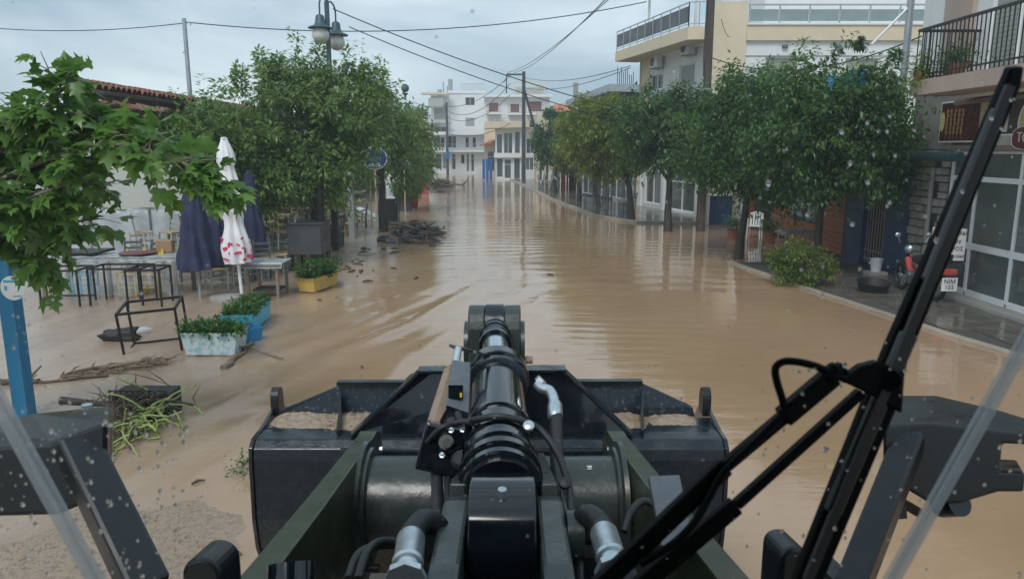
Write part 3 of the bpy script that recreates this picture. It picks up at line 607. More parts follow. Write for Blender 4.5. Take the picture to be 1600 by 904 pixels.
for u in (1226, 1309):
    p = PY(u, 73, YY); m = MB(); m.box((p.x, YY-.06, p.z), (.22, .12, .12)); m.build('wall_lamp', 'dark_concrete', t, bevel=.01)
edge_strip('penthouse', 'white_plaster', t, (x1+1.5, YY+2.5, zb2), (x2, YY+6, zb2+2.6), 0)
# street face
dv = Vector((-.236, 1, 0)).normalized(); nrm = Vector((-dv.y, dv.x, 0))
o_ = Vector((8.5, 31.05, 0)); LEN = 8.3
fo = o_+dv*LEN     # facade axis must run so that ax x up points outward (towards the street)
axs = -dv
def fp(u, v): p = PL(u, v, o_, nrm); return (p-fo).dot(axs), p.z
def frects(rs):
    r = []
    for u0, v0, u1, v1, *k in rs:
        a, z1_ = fp(u0, v0); b, z1b = fp(u1, v0); _, z0_ = fp((u0+u1)/2, v1); r.append((max(.05, min(a, b)), min(LEN-.05, max(a, b)), z0_, (z1_+z1b)/2, *k))
    return r
ztf = 7.35
facade(t, fo, axs, LEN, -.2, ztf, frects([(1017, 116, 1036, 140, 'window'), (1062, 100, 1086, 136, 'shutter'), (1008, 268, 1033, 318, 'shop'), (1043, 268, 1089, 330, 'shop')]), 'white_plaster')
body(t, fo, axs, LEN, 6, -.2, ztf-.01, 'white_plaster', inset=.16)
m = MB(); q = [fo+axs*-.4+nrm*1.25, fo+axs*(LEN-.6)+nrm*1.25, fo+axs*(LEN-.1)+nrm*.02, fo+axs*-.4+nrm*.02]; m.prism([Vector((p.x, p.y, ztf)) for p in q], (0, 0, .5)); m.build('terrace_slab', 'cream_plaster', t)
c0, c1 = fo+axs*-.35+nrm*1.2+Vector((0, 0, ztf+.5)), fo+axs*(LEN-.65)+nrm*1.2+Vector((0, 0, ztf+.5)); rail(t, c0, c1, .95, 9, 'galvanised', 'terrace_railing')
for i in range(9):
    a, b = c0.lerp(c1, (i+.05)/9), c0.lerp(c1, (i+.95)/9); mm = MB(); mm.bar(a+Vector((0, 0, .5)), b+Vector((0, 0, .5)), .012, .62); mm.build('terrace_glass', 'dark_metal_box', t)
c2 = fo+axs*(LEN-.1)+nrm*.1+Vector((0, 0, ztf+.5)); rail(t, c1, c2, .95, 3, 'galvanised', 'terrace_railing')
m = MB()
for f_ in (.35, .95): p = c0.lerp(c1, f_)-nrm*.5; m.bar(p, p+Vector((0, 0, 2.3)), .1)
a, b = c0.lerp(c1, .2)-nrm*.5+Vector((0, 0, 2.3)), c0.lerp(c1, 1.1)-nrm*.5+Vector((0, 0, 2.3)); m.bar(a, b, .9, .12); m.build('terrace_canopy', 'white_paint', t)
m = MB(); a_, _ = fp(1002, 120); p = fo+axs*.12+nrm*.03; m.bar(p, p+Vector((0, 0, ztf)), .12); p = fo+axs*.75+nrm*.012; m.bar(Vector((p.x, p.y, 3.5)), Vector((p.x, p.y, ztf)), .9, .04, up=nrm); m.build('pilaster', 'cream_plaster', t)
for u, v in ((1034, 97), (1084, 75)):
    a, z = fp(u, v); ac_unit(t, fo+axs*a+nrm*.3+Vector((0, 0, z)), axs, .95)
for u in (1002, 1037.5, 1091):
    a, _ = fp(u, 300); p = fo+axs*max(.2, min(LEN-.15, a))+nrm*.06; mm = MB(); mm.bar(Vector((p.x, p.y, 0)), Vector((p.x, p.y, 3.3)), .22, .12, up=nrm); mm.build('shop_pillar', 'white_paint', t)
m = MB()
for u in (1104, 1108): p = PY(u, 80, YY-.2); m.cyl((p.x, YY-.2, 0), (p.x, YY-.2, 7.6), .05, n=8)
m.build('drainpipe', 'grey_paint', t)
# blue shuttered stall and white door beside it
t = thing('blue_stall', 'dark blue boarded counter with a white door post on the corner', 'stall', (8.6, 30, 0))
a, b = PY(1108, 345, 29.6), PY(1143, 345, 29.6); z1 = PY(1125, 306, 29.6).z
edge_strip('counter', 'navy_paint', t, (a.x, 29.6, 0), (b.x, 30.6, z1), 0); edge_strip('worktop', 'white_paint', t, (a.x-.05, 29.5, z1), (b.x+.05, 30.7, z1+.07), 0)
edge_strip('window', 'glass_shop', t, (a.x, 29.75, z1+.3), (b.x, 29.8, z1+1.5), 0)
for i in range(3): p = PY(1097+i*4.2, 330, 29.4); edge_strip('door_post', 'white_paint', t, (p.x, 29.4, 0), (p.x+.07, 29.5, 2.2), 0)
# ------------------------------------------------------------------ near shop with balcony
XF = 9.15
t = thing('grill_shop', 'two storey shop with white glazed doors and a pink balcony over food photographs', 'building', (9.6, 13, 0))
NA = Vector((0, -1, 0))       # facade axis along -Y : ax x up = (-1,0,0), faces the street
YF = 17.2                     # far end of the facade
def sx(u, v): p = PX(u, v, XF); return YF-p.y, p.z
zdoor = 2.42; zs0 = 2.98
# upper floor wall
m = MB(); yD = [12.6, 11.4, 10.2]
facade(t, (XF, YF, 0), NA, 9.2, 4.32, 8.2, [(YF-y, YF-y+.78, 4.38, 6.6, 'shutter') for y in (14.75, 13.93, 11.6, 10.78)], 'white_plaster', .10)
body(t, (XF, YF, 0), NA, 9.2, 6, -.2, 8.19, 'grey_plaster', inset=.55)
edge_strip('pilaster', 'pink_plaster', t, (XF-.10, 15.25, 4.32), (XF-.004, 16.2, 8.2), 0); edge_strip('pilaster', 'white_plaster', t, (XF-.06, 16.3, 4.32), (XF-.004, 16.8, 8.2), 0)
edge_strip('balcony_slab', 'pink_plaster', t, (7.9, 8.0, 4.02), (XF+.2, 15.1, 4.3), 0)
edge_strip('soffit_trim', 'white_paint', t, (8.75, 8.0, 3.96), (8.83, 15.0, 4.018), 0)
edge_strip('fascia_wall', 'grey_plaster', t, (XF, 15.5, 2.98), (XF+.2, YF, 4.315), 0)
edge_strip('fascia_wall', 'grey_plaster', t, (XF+.005, 8.0, 2.98), (XF+.2, 15.5, 4.015), 0)
ZB = 4.3
m = MB(); m.bar((7.95, 8.0, ZB+.95), (7.95, 15.05, ZB+.95), .05, .05); m.bar((7.95, 15.05, ZB+.95), (XF, 15.05, ZB+.95), .05, .05); m.bar((7.95, 8., ZB+.10), (7.95, 15.05, ZB+.10), .03, .03); m.bar((7.95, 15.05, ZB+.10), (XF, 15.05, ZB+.10), .03, .03)
rr_ = m.build('balcony_railing', 'black_steel', t)
bm_ = MB(); bm_.bar((0, 0, 0), (0, 0, .93), .016); bmesh_ = bm_.mesh('baluster', 'black_steel')
for i in range(58):
    k = bpy.data.objects.new('baluster', bmesh_); COL.objects.link(k); k.parent = rr_; k.location = (7.95, 8.05+i*.12, ZB)
for i in range(10):
    k = bpy.data.objects.new('baluster', bmesh_); COL.objects.link(k); k.parent = rr_; k.location = (7.95+i*.12, 15.05, ZB)
# sign board with food photographs
sb = MB(); sb.bb((XF-.10, 8.3, 2.96), (XF-.004, 15.45, 3.95)); sgn = sb.build('sign_board', 'dark_wood', t)
sb = MB(); sb.bb((XF-.14, 8.3, 2.96), (XF-.101, 15.45, 3.06)); sb.bb((XF-.14, 8.3, 3.86), (XF-.101, 15.45, 3.95)); sb.build('sign_trim', 'old_wood', sgn)
pm('food_print', (.075, .022, .018), .4, scale=5, col2=(.16, .07, .04), mixlo=.5, mixhi=.7)
pm('food_print_b', (.45, .42, .25), .4, scale=11, col2=(.55, .25, .10), mixlo=.5, mixhi=.65)
pm('maroon', (.13, .03, .03), .4, var=.1); pm('meat', (.42, .24, .10), .5, col2=(.20, .09, .04), scale=24); pm('salad', (.55, .50, .22), .5, var=.3, scale=20)
def panel(u0, v0, u1, v1, mat):
    a, b = PX(u0, v0, XF-.12), PX(u1, v1, XF-.12); y0, y1, z0, z1 = b.y, a.y, b.z, a.z
    mm = MB(); mm.bb((XF-.13, y0, z0), (XF-.101, y1, z1)); f = mm.build('photo_frame', 'white_paint', sgn)
    mm = MB(); mm.bb((XF-.136, y0+.03, z0+.03), (XF-.131, y1-.03, z1-.03)); mm.build('food_photo', mat, f); return y0, y1, z0, z1
y0, y1, z0, z1 = panel(1473, 160, 1529, 222, 'food_print'); mm = MB()
for i in range(5):
    y = y1-.27-i*.13
    for j in range(6): mm.ball((XF-.140, y+random.uniform(-.01, .01), z0+.2+j*.085), .048, 6, sq=(.08, 1, .95))
    mm.bb((XF-.140, y-.006, z0+.06), (XF-.137, y+.006, z0+.2))
mm.build('skewers', 'meat', sgn)
mm = MB(); mm.ball((XF-.139, y1-.10, z0+.42), .2, 10, sq=(.02, .42, 1)); mm.build('lemon', 'salad', sgn)
panel(1533, 158, 1572, 206, 'food_print_b'); panel(1545, 210, 1590, 232, 'grey_awning')
mm = MB(); c = PX(1620, 196, XF-.15); mm.cyl((c.x+.04, c.y, c.z+.06), (c.x, c.y, c.z+.06), .50, n=28); mm.build('round_sign', 'white_paint', sgn, smooth=40)
mm = MB(); mm.cyl((c.x+.002, c.y, c.z+.06), (c.x-.008, c.y, c.z+.06), .45, n=28); mm.build('round_sign_face', 'salad', sgn, smooth=40)
pl_ = [(math.cos(a)*.62, math.sin(a)*.21) for a in [i*math.pi/16 for i in range(32)]]; c2 = PX(1622, 215, XF-.17)
def plate(s): return [(c2.x, c2.y+(abs(math.cos(a))**.6)*math.copysign(1, math.cos(a))*.62*s, c2.z+(abs(math.sin(a))**.6)*math.copysign(1, math.sin(a))*.20*s) for a in [i*math.pi/16 for i in range(32)]]
mm = MB(); mm.prism(plate(1.06), (-.02, 0, 0)); mm.build('name_plate_rim', 'white_paint', sgn)
mm = MB(); mm.prism([(x-.021, y, z) for x, y, z in plate(1)], (-.012, 0, 0)); mm.build('name_plate', 'maroon', sgn)
mm = MB(); text_mesh('ΤΟ Α', .23, frame((c2.x-.036, c2.y+.50, c2.z), (0, -1, 0), (0, 0, 1)), mm, align='LEFT'); mm.build('lettering', 'white_paint', sgn)
# glazed shopfront: white frame members with panes
def yz(u, v): p = PX(u, v, XF); return p.y, p.z
fr = MB(); xA, xB = XF-.02, XF+.05
def fb(ya, yb, za, zb): fr.bb((xA, min(ya, yb), za), (xB, max(ya, yb), zb))
Ys = [15.45, 14.62, 13.35, 12.05, 10.75, 9.45, 8.2]; pw = .075
for y in Ys: fb(y-pw/2, y+pw/2, .16, 2.955)
for a, b in zip(Ys[:-1], Ys[1:]):
    for z, h in ((.10, .12), (1.02, .13), (2.36, .10), (2.90, .055)): fb(a-pw/2-.002, b+pw/2+.002, z, z+h)
    sh = MB()
    for z0, z1 in ((.215, 1.025), (1.145, 2.365), (2.455, 2.905)): q = MB(); q.bb((XF+.012, b+pw/2-.005, z0), (XF+.022, a-pw/2+.005, z1)); q.build('pane', 'glass_shop', t)
fr.build('shopfront_frame', 'white_paint', t, bevel=.006)
edge_strip('door_step', 'concrete', t, (XF-.35, 8.0, -.2), (XF+.3, 15.5, .10), 0)
m = MB(); m.cyl((XF-.07, 12.1, 1.15), (XF-.07, 12.1, 1.33), .014, n=8); m.build('door_handle', 'black_steel', t)
edge_strip('notice', 'blue_paint', t, (XF-.03, 14.75, 1.75), (XF-.022, 15.3, 2.05), 0)
# interior back wall, floor and a few goods seen through the glass
m = MB(); m.cyl((8.75, 14.6, 2.84), (8.75, 17.3, 2.84), .095, n=14); o = m.build('rolled_awning', 'teal_metal', t, smooth=40)
for yb_ in (14.7, 17.1): m = MB(); m.bar((8.75, yb_, 2.86), (XF, yb_, 2.95), .06); m.build('bracket', 'white_paint', o)
# stone wall beside the shop, stones set proud of the mortar
t = thing('stone_wall', 'wall pier of rough grey stone blocks beside the shop doors', 'wall', (9.3, 16.4, 0))
edge_strip('mortar_bed', 'mortar', t, (XF+.03, 15.55, -.2), (XF+.35, 17.0, 2.97), 0)
z = .02; rs = random.Random(3)
while z < 2.8:
    h = rs.uniform(.14, .24); y = 15.57
    while y < 16.98:
        w = min(rs.uniform(.18, .42), 16.99-y)
        if w < .08: break
        if not (15.98 < y+w/2 < 16.12):
            q = MB(); q.box((0, 0, 0), (.09, w-.025, h-.025)); s_ = q.build('stone', 'stone', t, bevel=.018, local=True); s_.location = (XF+.02+rs.uniform(-.02, .012)-9.3, y+w/2-16.4, z+h/2); s_.rotation_euler = (rs.uniform(-.03, .03), rs.uniform(-.03, .03), 0)
        y += w
    z += h
m = MB(); m.cyl((XF-.08, 16.05, 0), (XF-.08, 16.05, 2.6), .05, n=10); m.build('drainpipe', 'grey_plaster', t, smooth=40)
# blue entrance with grille door
t = thing('blue_entrance', 'deep blue painted entrance wall with a pale barred gate', 'building', (9.4, 18.6, 0))
for y0, y1 in ((17.02, 18.05), (19.2, 20.2)): edge_strip('wall', 'navy_paint', t, (XF, y0, -.2), (XF+.4, y1, 3.2), 0)
edge_strip('lintel', 'navy_paint', t, (XF+.003, 18.05, 2.35), (XF+.4, 19.2, 3.2), 0); edge_strip('doorway', 'glass_dark', t, (XF+.3, 18.05, 0), (XF+.36, 19.2, 2.35), 0)
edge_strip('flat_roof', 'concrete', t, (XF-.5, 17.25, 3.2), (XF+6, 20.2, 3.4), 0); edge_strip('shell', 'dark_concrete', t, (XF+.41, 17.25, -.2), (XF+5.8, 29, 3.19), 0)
g = MB(); g.bar((XF+.1, 18.08, .2), (XF+.1, 19.17, .2), .035); g.bar((XF+.1, 18.08, .42), (XF+.1, 19.17, .42), .03); g.bar((XF+.1, 18.08, 2.2), (XF+.1, 19.17, 2.2), .03); gate = g.build('gate', 'pink_plaster', t)
for i in range(8): q = MB(); q.bar((XF+.1, 18.14+i*.14, .1), (XF+.1, 18.14+i*.14, 2.3), .022); q.build('gate_bar', 'pink_plaster', gate)
# wooden boarded shop front
t = thing('boarded_shop', 'shop front clad in orange horizontal boards with dark windows', 'building', (9.3, 24, 0))
edge_strip('backing', 'dark_wood', t, (XF+.03, 20.21, -.2), (XF+.4, 29, 3.2), 0)
for y0, y1, zz0, zz1 in ((20.25, 21.75, .1, 3.1), (24.3, 26.0, .1, 3.1), (21.78, 24.27, .1, .75), (27.9, 28.9, .1, 3.1)):
    z = zz0
    while z < zz1-.05: q = MB(); q.bb((XF-.02+random.uniform(0, .008), y0, z), (XF+.029, y1, min(z+.138, zz1))); q.build('board', 'orange_board', t); z += .145
for y0, y1 in ((21.85, 22.95), (23.1, 24.2), (26.1, 27.8)):
    q = MB(); q.bb((XF-.01, y0, .8), (XF+.03, y1, 2.6)); w_ = q.build('window_frame', 'dark_metal_box', t); q = MB(); q.bb((XF-.02, y0+.08, .9), (XF-.011, y1-.08, 2.5)); q.build('pane', 'glass_blue', w_)
edge_strip('flat_roof', 'concrete', t, (XF-.6, 20.25, 3.2), (XF+6, 29, 3.38), 0)
# ------------------------------------------------------------------ tiled shelter (left)
EX, EZ, EY0, EY1 = -7.75, 4.12, 14.2, 27.
t = thing('tiled_shelter', 'open timber shelter with an old red tiled roof behind the leafy branches', 'shelter', (-10, 18, 0))
sl_ = .22; upv = Vector((-1, 0, sl_)).normalized()
m = MB(); a = Vector((EX+.12, EY0, EZ-.13)); b = a+upv*.85; m.prism([a, b, b+Vector((0, 0, .06)), a+Vector((0, 0, .06))], (0, EY1-EY0, 0)); m.build('roof_boards', 'dark_wood', t)
tile = MB(); n = 7
for k, (r, x) in enumerate(((.10, 0), (.085, .46))): pass
vs = []; fs = []
for s_, r in ((0, .105), (.46, .088)):
    for j in range(n): an = math.pi*j/(n-1); vs.append((-s_, math.cos(an)*r, math.sin(an)*r*.9)); vs.append((-s_, math.cos(an)*(r-.018), math.sin(an)*(r-.018)*.9))
for j in range(n-1): a0 = 2*j; fs += [(a0, a0+2, a0+2*n+2, a0+2*n), (a0+1, a0+2*n+1, a0+2*n+3, a0+3), (a0, a0+1, a0+3, a0+2)]
tile.add(vs, fs); tm = tile.mesh('roof_tile', 'roof_tile', 60); rest = MB(); ct, st = math.cos(math.atan(sl_)), math.sin(math.atan(sl_))
Mrot = Matrix.Rotation(math.atan(sl_), 3, 'Y')
ncol = int((EY1-EY0)/.215)
for i in range(ncol):
    for j in range(2):
        p = Vector((EX, EY0+.1+i*.215, EZ-.02))+upv*(.42*j)+Vector((random.uniform(-.015, .015), random.uniform(-.012, .012), .012*(j % 2)))
        if j < 3:
            k = bpy.data.objects.new('roof_tile', tm); COL.objects.link(k); k.parent = t; k.location = p-Vector((-10, 18, 0)); k.rotation_euler = (random.uniform(-.04, .04), math.atan(sl_)+random.uniform(-.02, .02), random.uniform(-.03, .03))
        else: rest.add([Mrot @ Vector(v)+p for v in vs], fs)
m = MB(); m.bar((EX-.3, EY0+.3, 3.72), (EX-.3, EY1-.3, 3.72), .16, .2); m.build('eaves_beam', 'dark_wood', t)
for i in range(16): q = MB(); y = EY0+.4+i*.9; a = Vector((EX+.05, y, EZ-.19)); q.bar(a, a+upv*.75, .07, .11); q.build('rafter', 'dark_wood', t)
for y in (19.8, 23.2, 26.6): q = MB(); q.bar((EX-.3, y, -.1), (EX-.3, y, 3.63), .17); q.build('post', 'dark_wood', t)
for y in (20.6, 25.): q = MB(); q.bar((EX-.7, y, -.1), (EX-.7, y, 4.0), .14); q.build('post', 'dark_wood', t)
# long low taverna house behind the tables, added to darken the bright gap
t = thing('taverna_backdrop', 'low dark timber fronted taverna house added as a dark backdrop behind the tables', 'building', (-9.8, 34, 0))
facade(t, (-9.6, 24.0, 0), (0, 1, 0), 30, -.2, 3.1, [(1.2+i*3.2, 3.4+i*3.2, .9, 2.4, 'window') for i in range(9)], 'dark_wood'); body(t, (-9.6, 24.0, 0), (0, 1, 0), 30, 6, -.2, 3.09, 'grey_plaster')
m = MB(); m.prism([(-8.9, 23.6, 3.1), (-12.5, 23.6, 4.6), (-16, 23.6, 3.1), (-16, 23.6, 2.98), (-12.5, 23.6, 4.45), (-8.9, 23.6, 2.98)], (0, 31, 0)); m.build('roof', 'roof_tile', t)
# cream tarpaulin: sloping sheet and hanging wall
t = thing('tarpaulin_screen', 'cream tarpaulin canopy sloping down to a clear plastic wall behind the chairs', 'tarpaulin', (-8.5, 21, 0))
YT = 19.5
a, b, c, d = PY(40, 215, YT+3), PY(330, 215, YT+3), PY(330, 326, YT), PY(40, 326, YT)
def fn(s_, r_):
    p = (a.lerp(b, s_)).lerp(d.lerp(c, s_), r_); return p+Vector((0, 0, -.12*math.sin(math.pi*r_)-.03*math.sin(s_*26)*r_))
m = MB(); m.sheet(fn, 40, 16); m.build('canopy', 'tarp', t, smooth=180, thick=.006)
m = MB(); m.sheet(lambda s_, r_: d.lerp(c, s_)+Vector((0, .05*math.sin(s_*40), -(d.z-.1)*r_)), 60, 6); m.build('plastic_wall', 'clear_top', t, smooth=180, thick=.004)
for f in (0, .33, .66, 1):
    for p in (d.lerp(c, f), a.lerp(b, f)): m = MB(); m.cyl((p.x, p.y, -.1), (p.x, p.y, p.z), .03, n=8); m.build('pole', 'grey_paint', t)
# ------------------------------------------------------------------ taverna chairs and tables
def make_chair(mat, seatmat='rush_seat', name='chair'):
    t = thing(name, 'x', 'chair')
    for x in (-.18, .18):
        m = MB(); m.bar((x, -.17, 0), (x, -.17, .45), .035); m.build('leg', mat, t, local=True)
        m = MB(); m.bar((x, .17, 0), (x, .18, .45), .035); m.bar((x, .18, .45), (x, .25, .92), .035); m.build('leg', mat, t, local=True)
    m = MB(); m.box((0, 0, .455), (.41, .41, .04)); m.build('seat', seatmat, t, local=True, bevel=.008)
    for z in (.58, .70, .83): q = MB(); y = .18+.07*(z-.45)/.47; q.bar((-.17, y, z), (.17, y, z), .018, .055); q.build('back_slat', mat, t, local=True)
    for z, y in ((.17, -.17), (.28, -.17), (.17, .175), (.28, .175)): q = MB(); q.bar((-.17, y, z), (.17, y, z), .02); q.build('stretcher', mat, t, local=True)
    for x in (-.18, .18): q = MB(); q.bar((x, -.16, .22), (x, .17, .22), .02); q.build('stretcher', mat, t, local=True)
    return t
def make_table(mat, top, name='dining_table', w=.8, d=.8, h=.74):
    t = thing(name, 'x', 'table')
    for x in (-1, 1):
        for y in (-1, 1): m = MB(); m.bar((x*(w/2-.05), y*(d/2-.05), 0), (x*(w/2-.05), y*(d/2-.05), h), .06); m.build('leg', mat, t, local=True)
    m = MB(); m.box((0, 0, h+.015), (w, d, .03)); m.build('table_top', top, t, local=True, bevel=.006)
    for s_ in (-1, 1):
        m = MB(); m.box((0, s_*(d/2-.05), h-.05), (w-.13, .025, .09)); m.build('apron', mat, t, local=True)
        m = MB(); m.box((s_*(w/2-.05), 0, h-.05), (.025, d-.13, .09)); m.build('apron', mat, t, local=True)
    return t
rs = random.Random(11)
protos = {'grey': make_chair('chair_grey'), 'dark': make_chair('chair_dark'), 'yellow': make_chair('bright_yellow', 'bright_yellow'), 'pale': make_chair('pale_wood'), 'blue': make_chair('cyan_paint', 'cyan_paint')}
used = set()
def chair(kind, loc, rz, label, group, tilt=None):
    o = protos[kind] if kind not in used else copy_tree(protos[kind]); used.add(kind); return place(o, loc, rz, label, group, tilt)
for i in range(9):                                # floated in front of the plastic wall
    chair('grey', (-9.4+i*.46+rs.uniform(-.05, .05), 18.4+rs.uniform(-.25, .2), 0), rs.uniform(-.5, .5)+(math.pi if i % 2 else 0), 'grey ladder-back chair crowded before the clear plastic wall', 'grey chairs before the plastic wall')
for i in range(7):
    chair('grey', (-9.2+i*.58+rs.uniform(-.05, .05), 18.35+rs.uniform(-.2, .2), .49), rs.uniform(-3, 3), 'grey ladder-back chair piled on top of the chairs at the plastic wall', 'grey chairs piled on the others', (rs.uniform(-.08, .08), rs.uniform(-.08, .08)))
for i in range(6):
    chair('dark', (-8.9+i*.62, 16.9+rs.uniform(-.15, .15), 0), rs.uniform(-.4, .4), 'dark ladder-back chair standing between the long table and the grey chairs', 'dark chairs behind the long table')
for i, (u, v) in enumerate([(190, 466), (222, 466)]): p = G(u, v); chair('yellow', (p.x, p.y+.45, 0), rs.uniform(-.1, .1), 'bright yellow ladder-back chair under the plastic covered table', 'yellow chairs under the plastic')
p = G(118, 466); chair('blue', (p.x, p.y+.4, 0), .1, 'sky blue ladder-back chair under the plastic covered table', None)
for i in range(5):
    chair('grey', (-6.4+i*.17, 15.7+i*.55, 0), rs.uniform(-.6, .6)+1.2, 'grey ladder-back chair standing among the closed navy parasols', 'grey chairs among the parasols')
tp = make_table('pale_wood', 'pale_wood'); td = make_table('dark_wood', 'old_wood'); used_t = {}
def table(kind, loc, rz, label, group):
    src = tp if kind == 'pale' else td; o = src if kind not in used_t else copy_tree(src); used_t[kind] = 1; return place(o, loc, rz, label, group)
for r_ in range(4):
    for c_ in range(2):
        x, y = -7.7+c_*1.75-r_*.15, 20.4+r_*2.6
        table('dark' if (r_+c_) % 3 == 0 else 'pale', (x, y, 0), rs.uniform(-.1, .1), 'dark legged square table under the trees' if (r_+c_) % 3 == 0 else 'pale wooden square table under the trees', 'dark tables under the trees' if (r_+c_) % 3 == 0 else 'pale tables under the trees')
        for dx_, dy_, rz in ((.62, 0, -1.57), (-.62, 0, 1.57), (0, .65, 0), (0, -.65, 3.14)):
            if rs.random() < .2: continue
            dk = rs.random() < .4
            chair('dark' if dk else 'pale', (x+dx_, y+dy_, 0), rz+rs.uniform(-.25, .25), 'dark ladder-back chair drawn up to a square table under the trees' if dk else 'pale wooden chair drawn up to a square table under the trees', 'dark chairs at the square tables' if dk else 'pale chairs at the square tables')
        if rs.random() < .7: chair('pale', (x+.1, y, .765), rs.uniform(-3, 3), 'pale wooden chair put up on a square table', 'pale chairs put up on tables')
# long table under plastic film
A = G(60, 470); B_ = G(272, 470); yt = A.y+.35; XA, XB = A.x-.2, PY(278, 440, yt).x; zt = .80
t = thing('long_table', 'long table wrapped in clear plastic film beside the navy parasol', 'table', ((XA+XB)/2, yt+.4, 0))
m = MB(); m.bb((XA, yt, zt-.04), (XB, yt+1.0, zt)); m.build('table_top', 'old_wood', t)
for x in (XA+.08, (XA+XB)/2, XB-.08):
    for y in (yt+.08, yt+.92): m = MB(); m.bar((x, y, 0), (x, y, zt-.04), .07); m.build('leg', 'old_wood', t)
def drape(s_, r_):
    x = XA-.03+(XB-XA+.06)*s_; w = .05*math.sin(s_*41+1.3*math.sin(s_*13))+.03*math.sin(s_*87)
    if r_ < .4: return (x, yt+1.0*(1-r_/.4), zt+.012+.006*math.sin(s_*60+r_*9))
    f = (r_-.4)/.6; return (x+.02*math.sin(f*7+s_*30), yt-.03-(.06+w)*f**.6, zt+.012-(zt-.03-.22*max(0, math.sin(s_*9+.6))**4)*f)
m = MB(); m.sheet(drape, 120, 24); m.build('plastic_film', 'clear_sheet', t, smooth=180, thick=.002)
m = MB(); m.sheet(lambda s_, r_: (XA+(XB-XA)*s_, yt+.02+.96*r_, zt+.022+.008*math.sin(s_*50)*math.sin(r_*8)), 60, 12); m.build('plastic_top', 'clear_top', t, smooth=180, thick=.002)
p = PY(125, 385, yt+.5); o = tag(MB().prism([(-.55, -.2, 0), (.45, -.3, .02), (.6, .25, .05), (-.4, .3, .03)], (0, 0, .05)).build('tray', 'black_steel', bevel=.01), 'flat black tray lying on the plastic covered table', 'tray'); o.location = (p.x, yt+.5, zt+.03)
p = PY(215, 388, yt+.5); o = tag(MB().lathe((0, 0, 0), [(.02, .0), (.34, .0), (.38, .035), (.34, .05), (.05, .07)], 24).build('serving_tray', 'maroon', smooth=40), 'round dark red tray lying on the plastic covered table', 'tray'); o.location = (p.x, yt+.5, zt+.03)
for u in (258, 95):
    p = PY(u, 385, yt+.7); m = MB(); m.box((0, 0, .14), (.34, .2, .27)); o = m.build('basket', 'wicker', bevel=.03); place(o, (p.x, yt+.72, zt+.03), rs.uniform(-.2, .2)); tag(o, 'brown wicker basket standing on the plastic covered table', 'basket', 'wicker baskets on the long table')
# steel table frames
def table_frame(loc, rz, w, d, h, label, tilt=None, stretch=True):
    t = thing('table_frame', label, 'table frame', loc, rz); t.rotation_euler = (tilt[0], tilt[1], rz) if tilt else (0, 0, rz)
    for x in (-w/2, w/2):
        for y in (-d/2, d/2): m = MB(); m.bar((x, y, 0), (x, y, h), .032); m.build('leg', 'rusty_steel', t, local=True)
    m = MB()
    for y in (-d/2, d/2): m.bar((-w/2, y, h), (w/2, y, h), .034)
    for x in (-w/2, w/2): m.bar((x, -d/2, h), (x, d/2, h), .034)
    m.build('top_frame', 'rusty_steel', t, local=True)
    if stretch: m = MB(); m.bar((-w/2, -d/2, .10), (-w/2, d/2, .10), .028); m.bar((-w/2, d/2, .10), (w/2, d/2, .10), .028); m.build('stretcher', 'rusty_steel', t, local=True)
    return t
p, q = G(62, 478), G(112, 482); table_frame(((p.x+q.x)/2+.05, p.y+.25, 0), .06, .72, .62, .70, 'bare black steel table frame before the blue chair at the long table')
p, q = G(146, 478), G(224, 474); table_frame(((p.x+q.x)/2, p.y+.35, 0), .04, 1.0, .62, .72, 'bare black steel table frame standing before the yellow chairs', stretch=False)
p, q = G(196, 474), G(258, 474); table_frame((q.x-.25, q.y-.05, 0), .1, .62, .6, .72, 'bare black steel table frame overlapping the others beside the navy parasol', stretch=False)
p, q = G(206, 546), G(290, 537); table_frame((p.x*.5+q.x*.5, p.y+.15, -.10), .24, .80, .62, .78, 'bare rusty steel table frame tilted in the mud next to the white planter', (.10, -.06))
# ------------------------------------------------------------------ parasols
def parasol(loc, h, cloth0, rmax, cloth, pole, label, tilt=(0, 0), bands=None, seed=0, tie=None, polew=.028):
    t = thing('parasol', label, 'parasol', loc); t.rotation_euler = (tilt[0], tilt[1], seed)
    m = MB(); m.cyl((0, 0, -.1), (0, 0, h-.02), polew, n=10); m.build('pole', pole, t, smooth=40, local=True)
    prof = []; L_ = h-cloth0; N_ = 26
    for i in range(N_+1):
        f = i/N_; z = cloth0+L_*f
        r = rmax*(1-f)**.55*.98+.03
        if bands: r = float(np.interp(z, [.76, 1.0, 1.25, 1.52, 1.62, 1.8, 2.05, 2.3, 2.6, 2.72, 2.75, 2.95, 3.2], [.23, .26, .235, .17, .165, .235, .25, .185, .135, .13, .185, .14, .05]))
        prof.append((max(.03, r), z))
    m = MB(); m.lathe((0, 0, 0), prof, 40, wob=lambda j, i: 1+.17*math.cos(j*2*math.pi/40*8+i*.05)*(1-i/40)+.06*math.sin(j*1.7+i*.4+seed)+.05*math.sin(i*.9+j*.31))
    c = m.build('canopy', cloth, t, smooth=70, local=True)
    return t, c, prof
p = G(310, 468); parasol((p.x, p.y+.1, 0), 2.55, .62, .31, 'navy_cloth', 'grey_paint', 'closed navy parasol standing at the end of the plastic covered table', seed=.3)
parasol((PY(349, 440, 15.9).x, 15.9, 0), 2.5, .55, .27, 'navy_cloth', 'grey_paint', 'closed navy parasol directly behind the white parasol', seed=1.1)
parasol((PY(398, 430, 17.4).x, 17.4, 0), 2.5, .6, .28, 'navy_cloth', 'grey_paint', 'closed navy parasol beside the trunk behind the weathered table', seed=2.1)
p = G(379, 468); t, c, prof = parasol((p.x, p.y, 0), 3.22, .76, .29, 'white_cloth', 'white_paint', 'closed white parasol with a red and white printed hem', tilt=(.0, -.045), bands=True, seed=0., tie=.28, polew=.034)
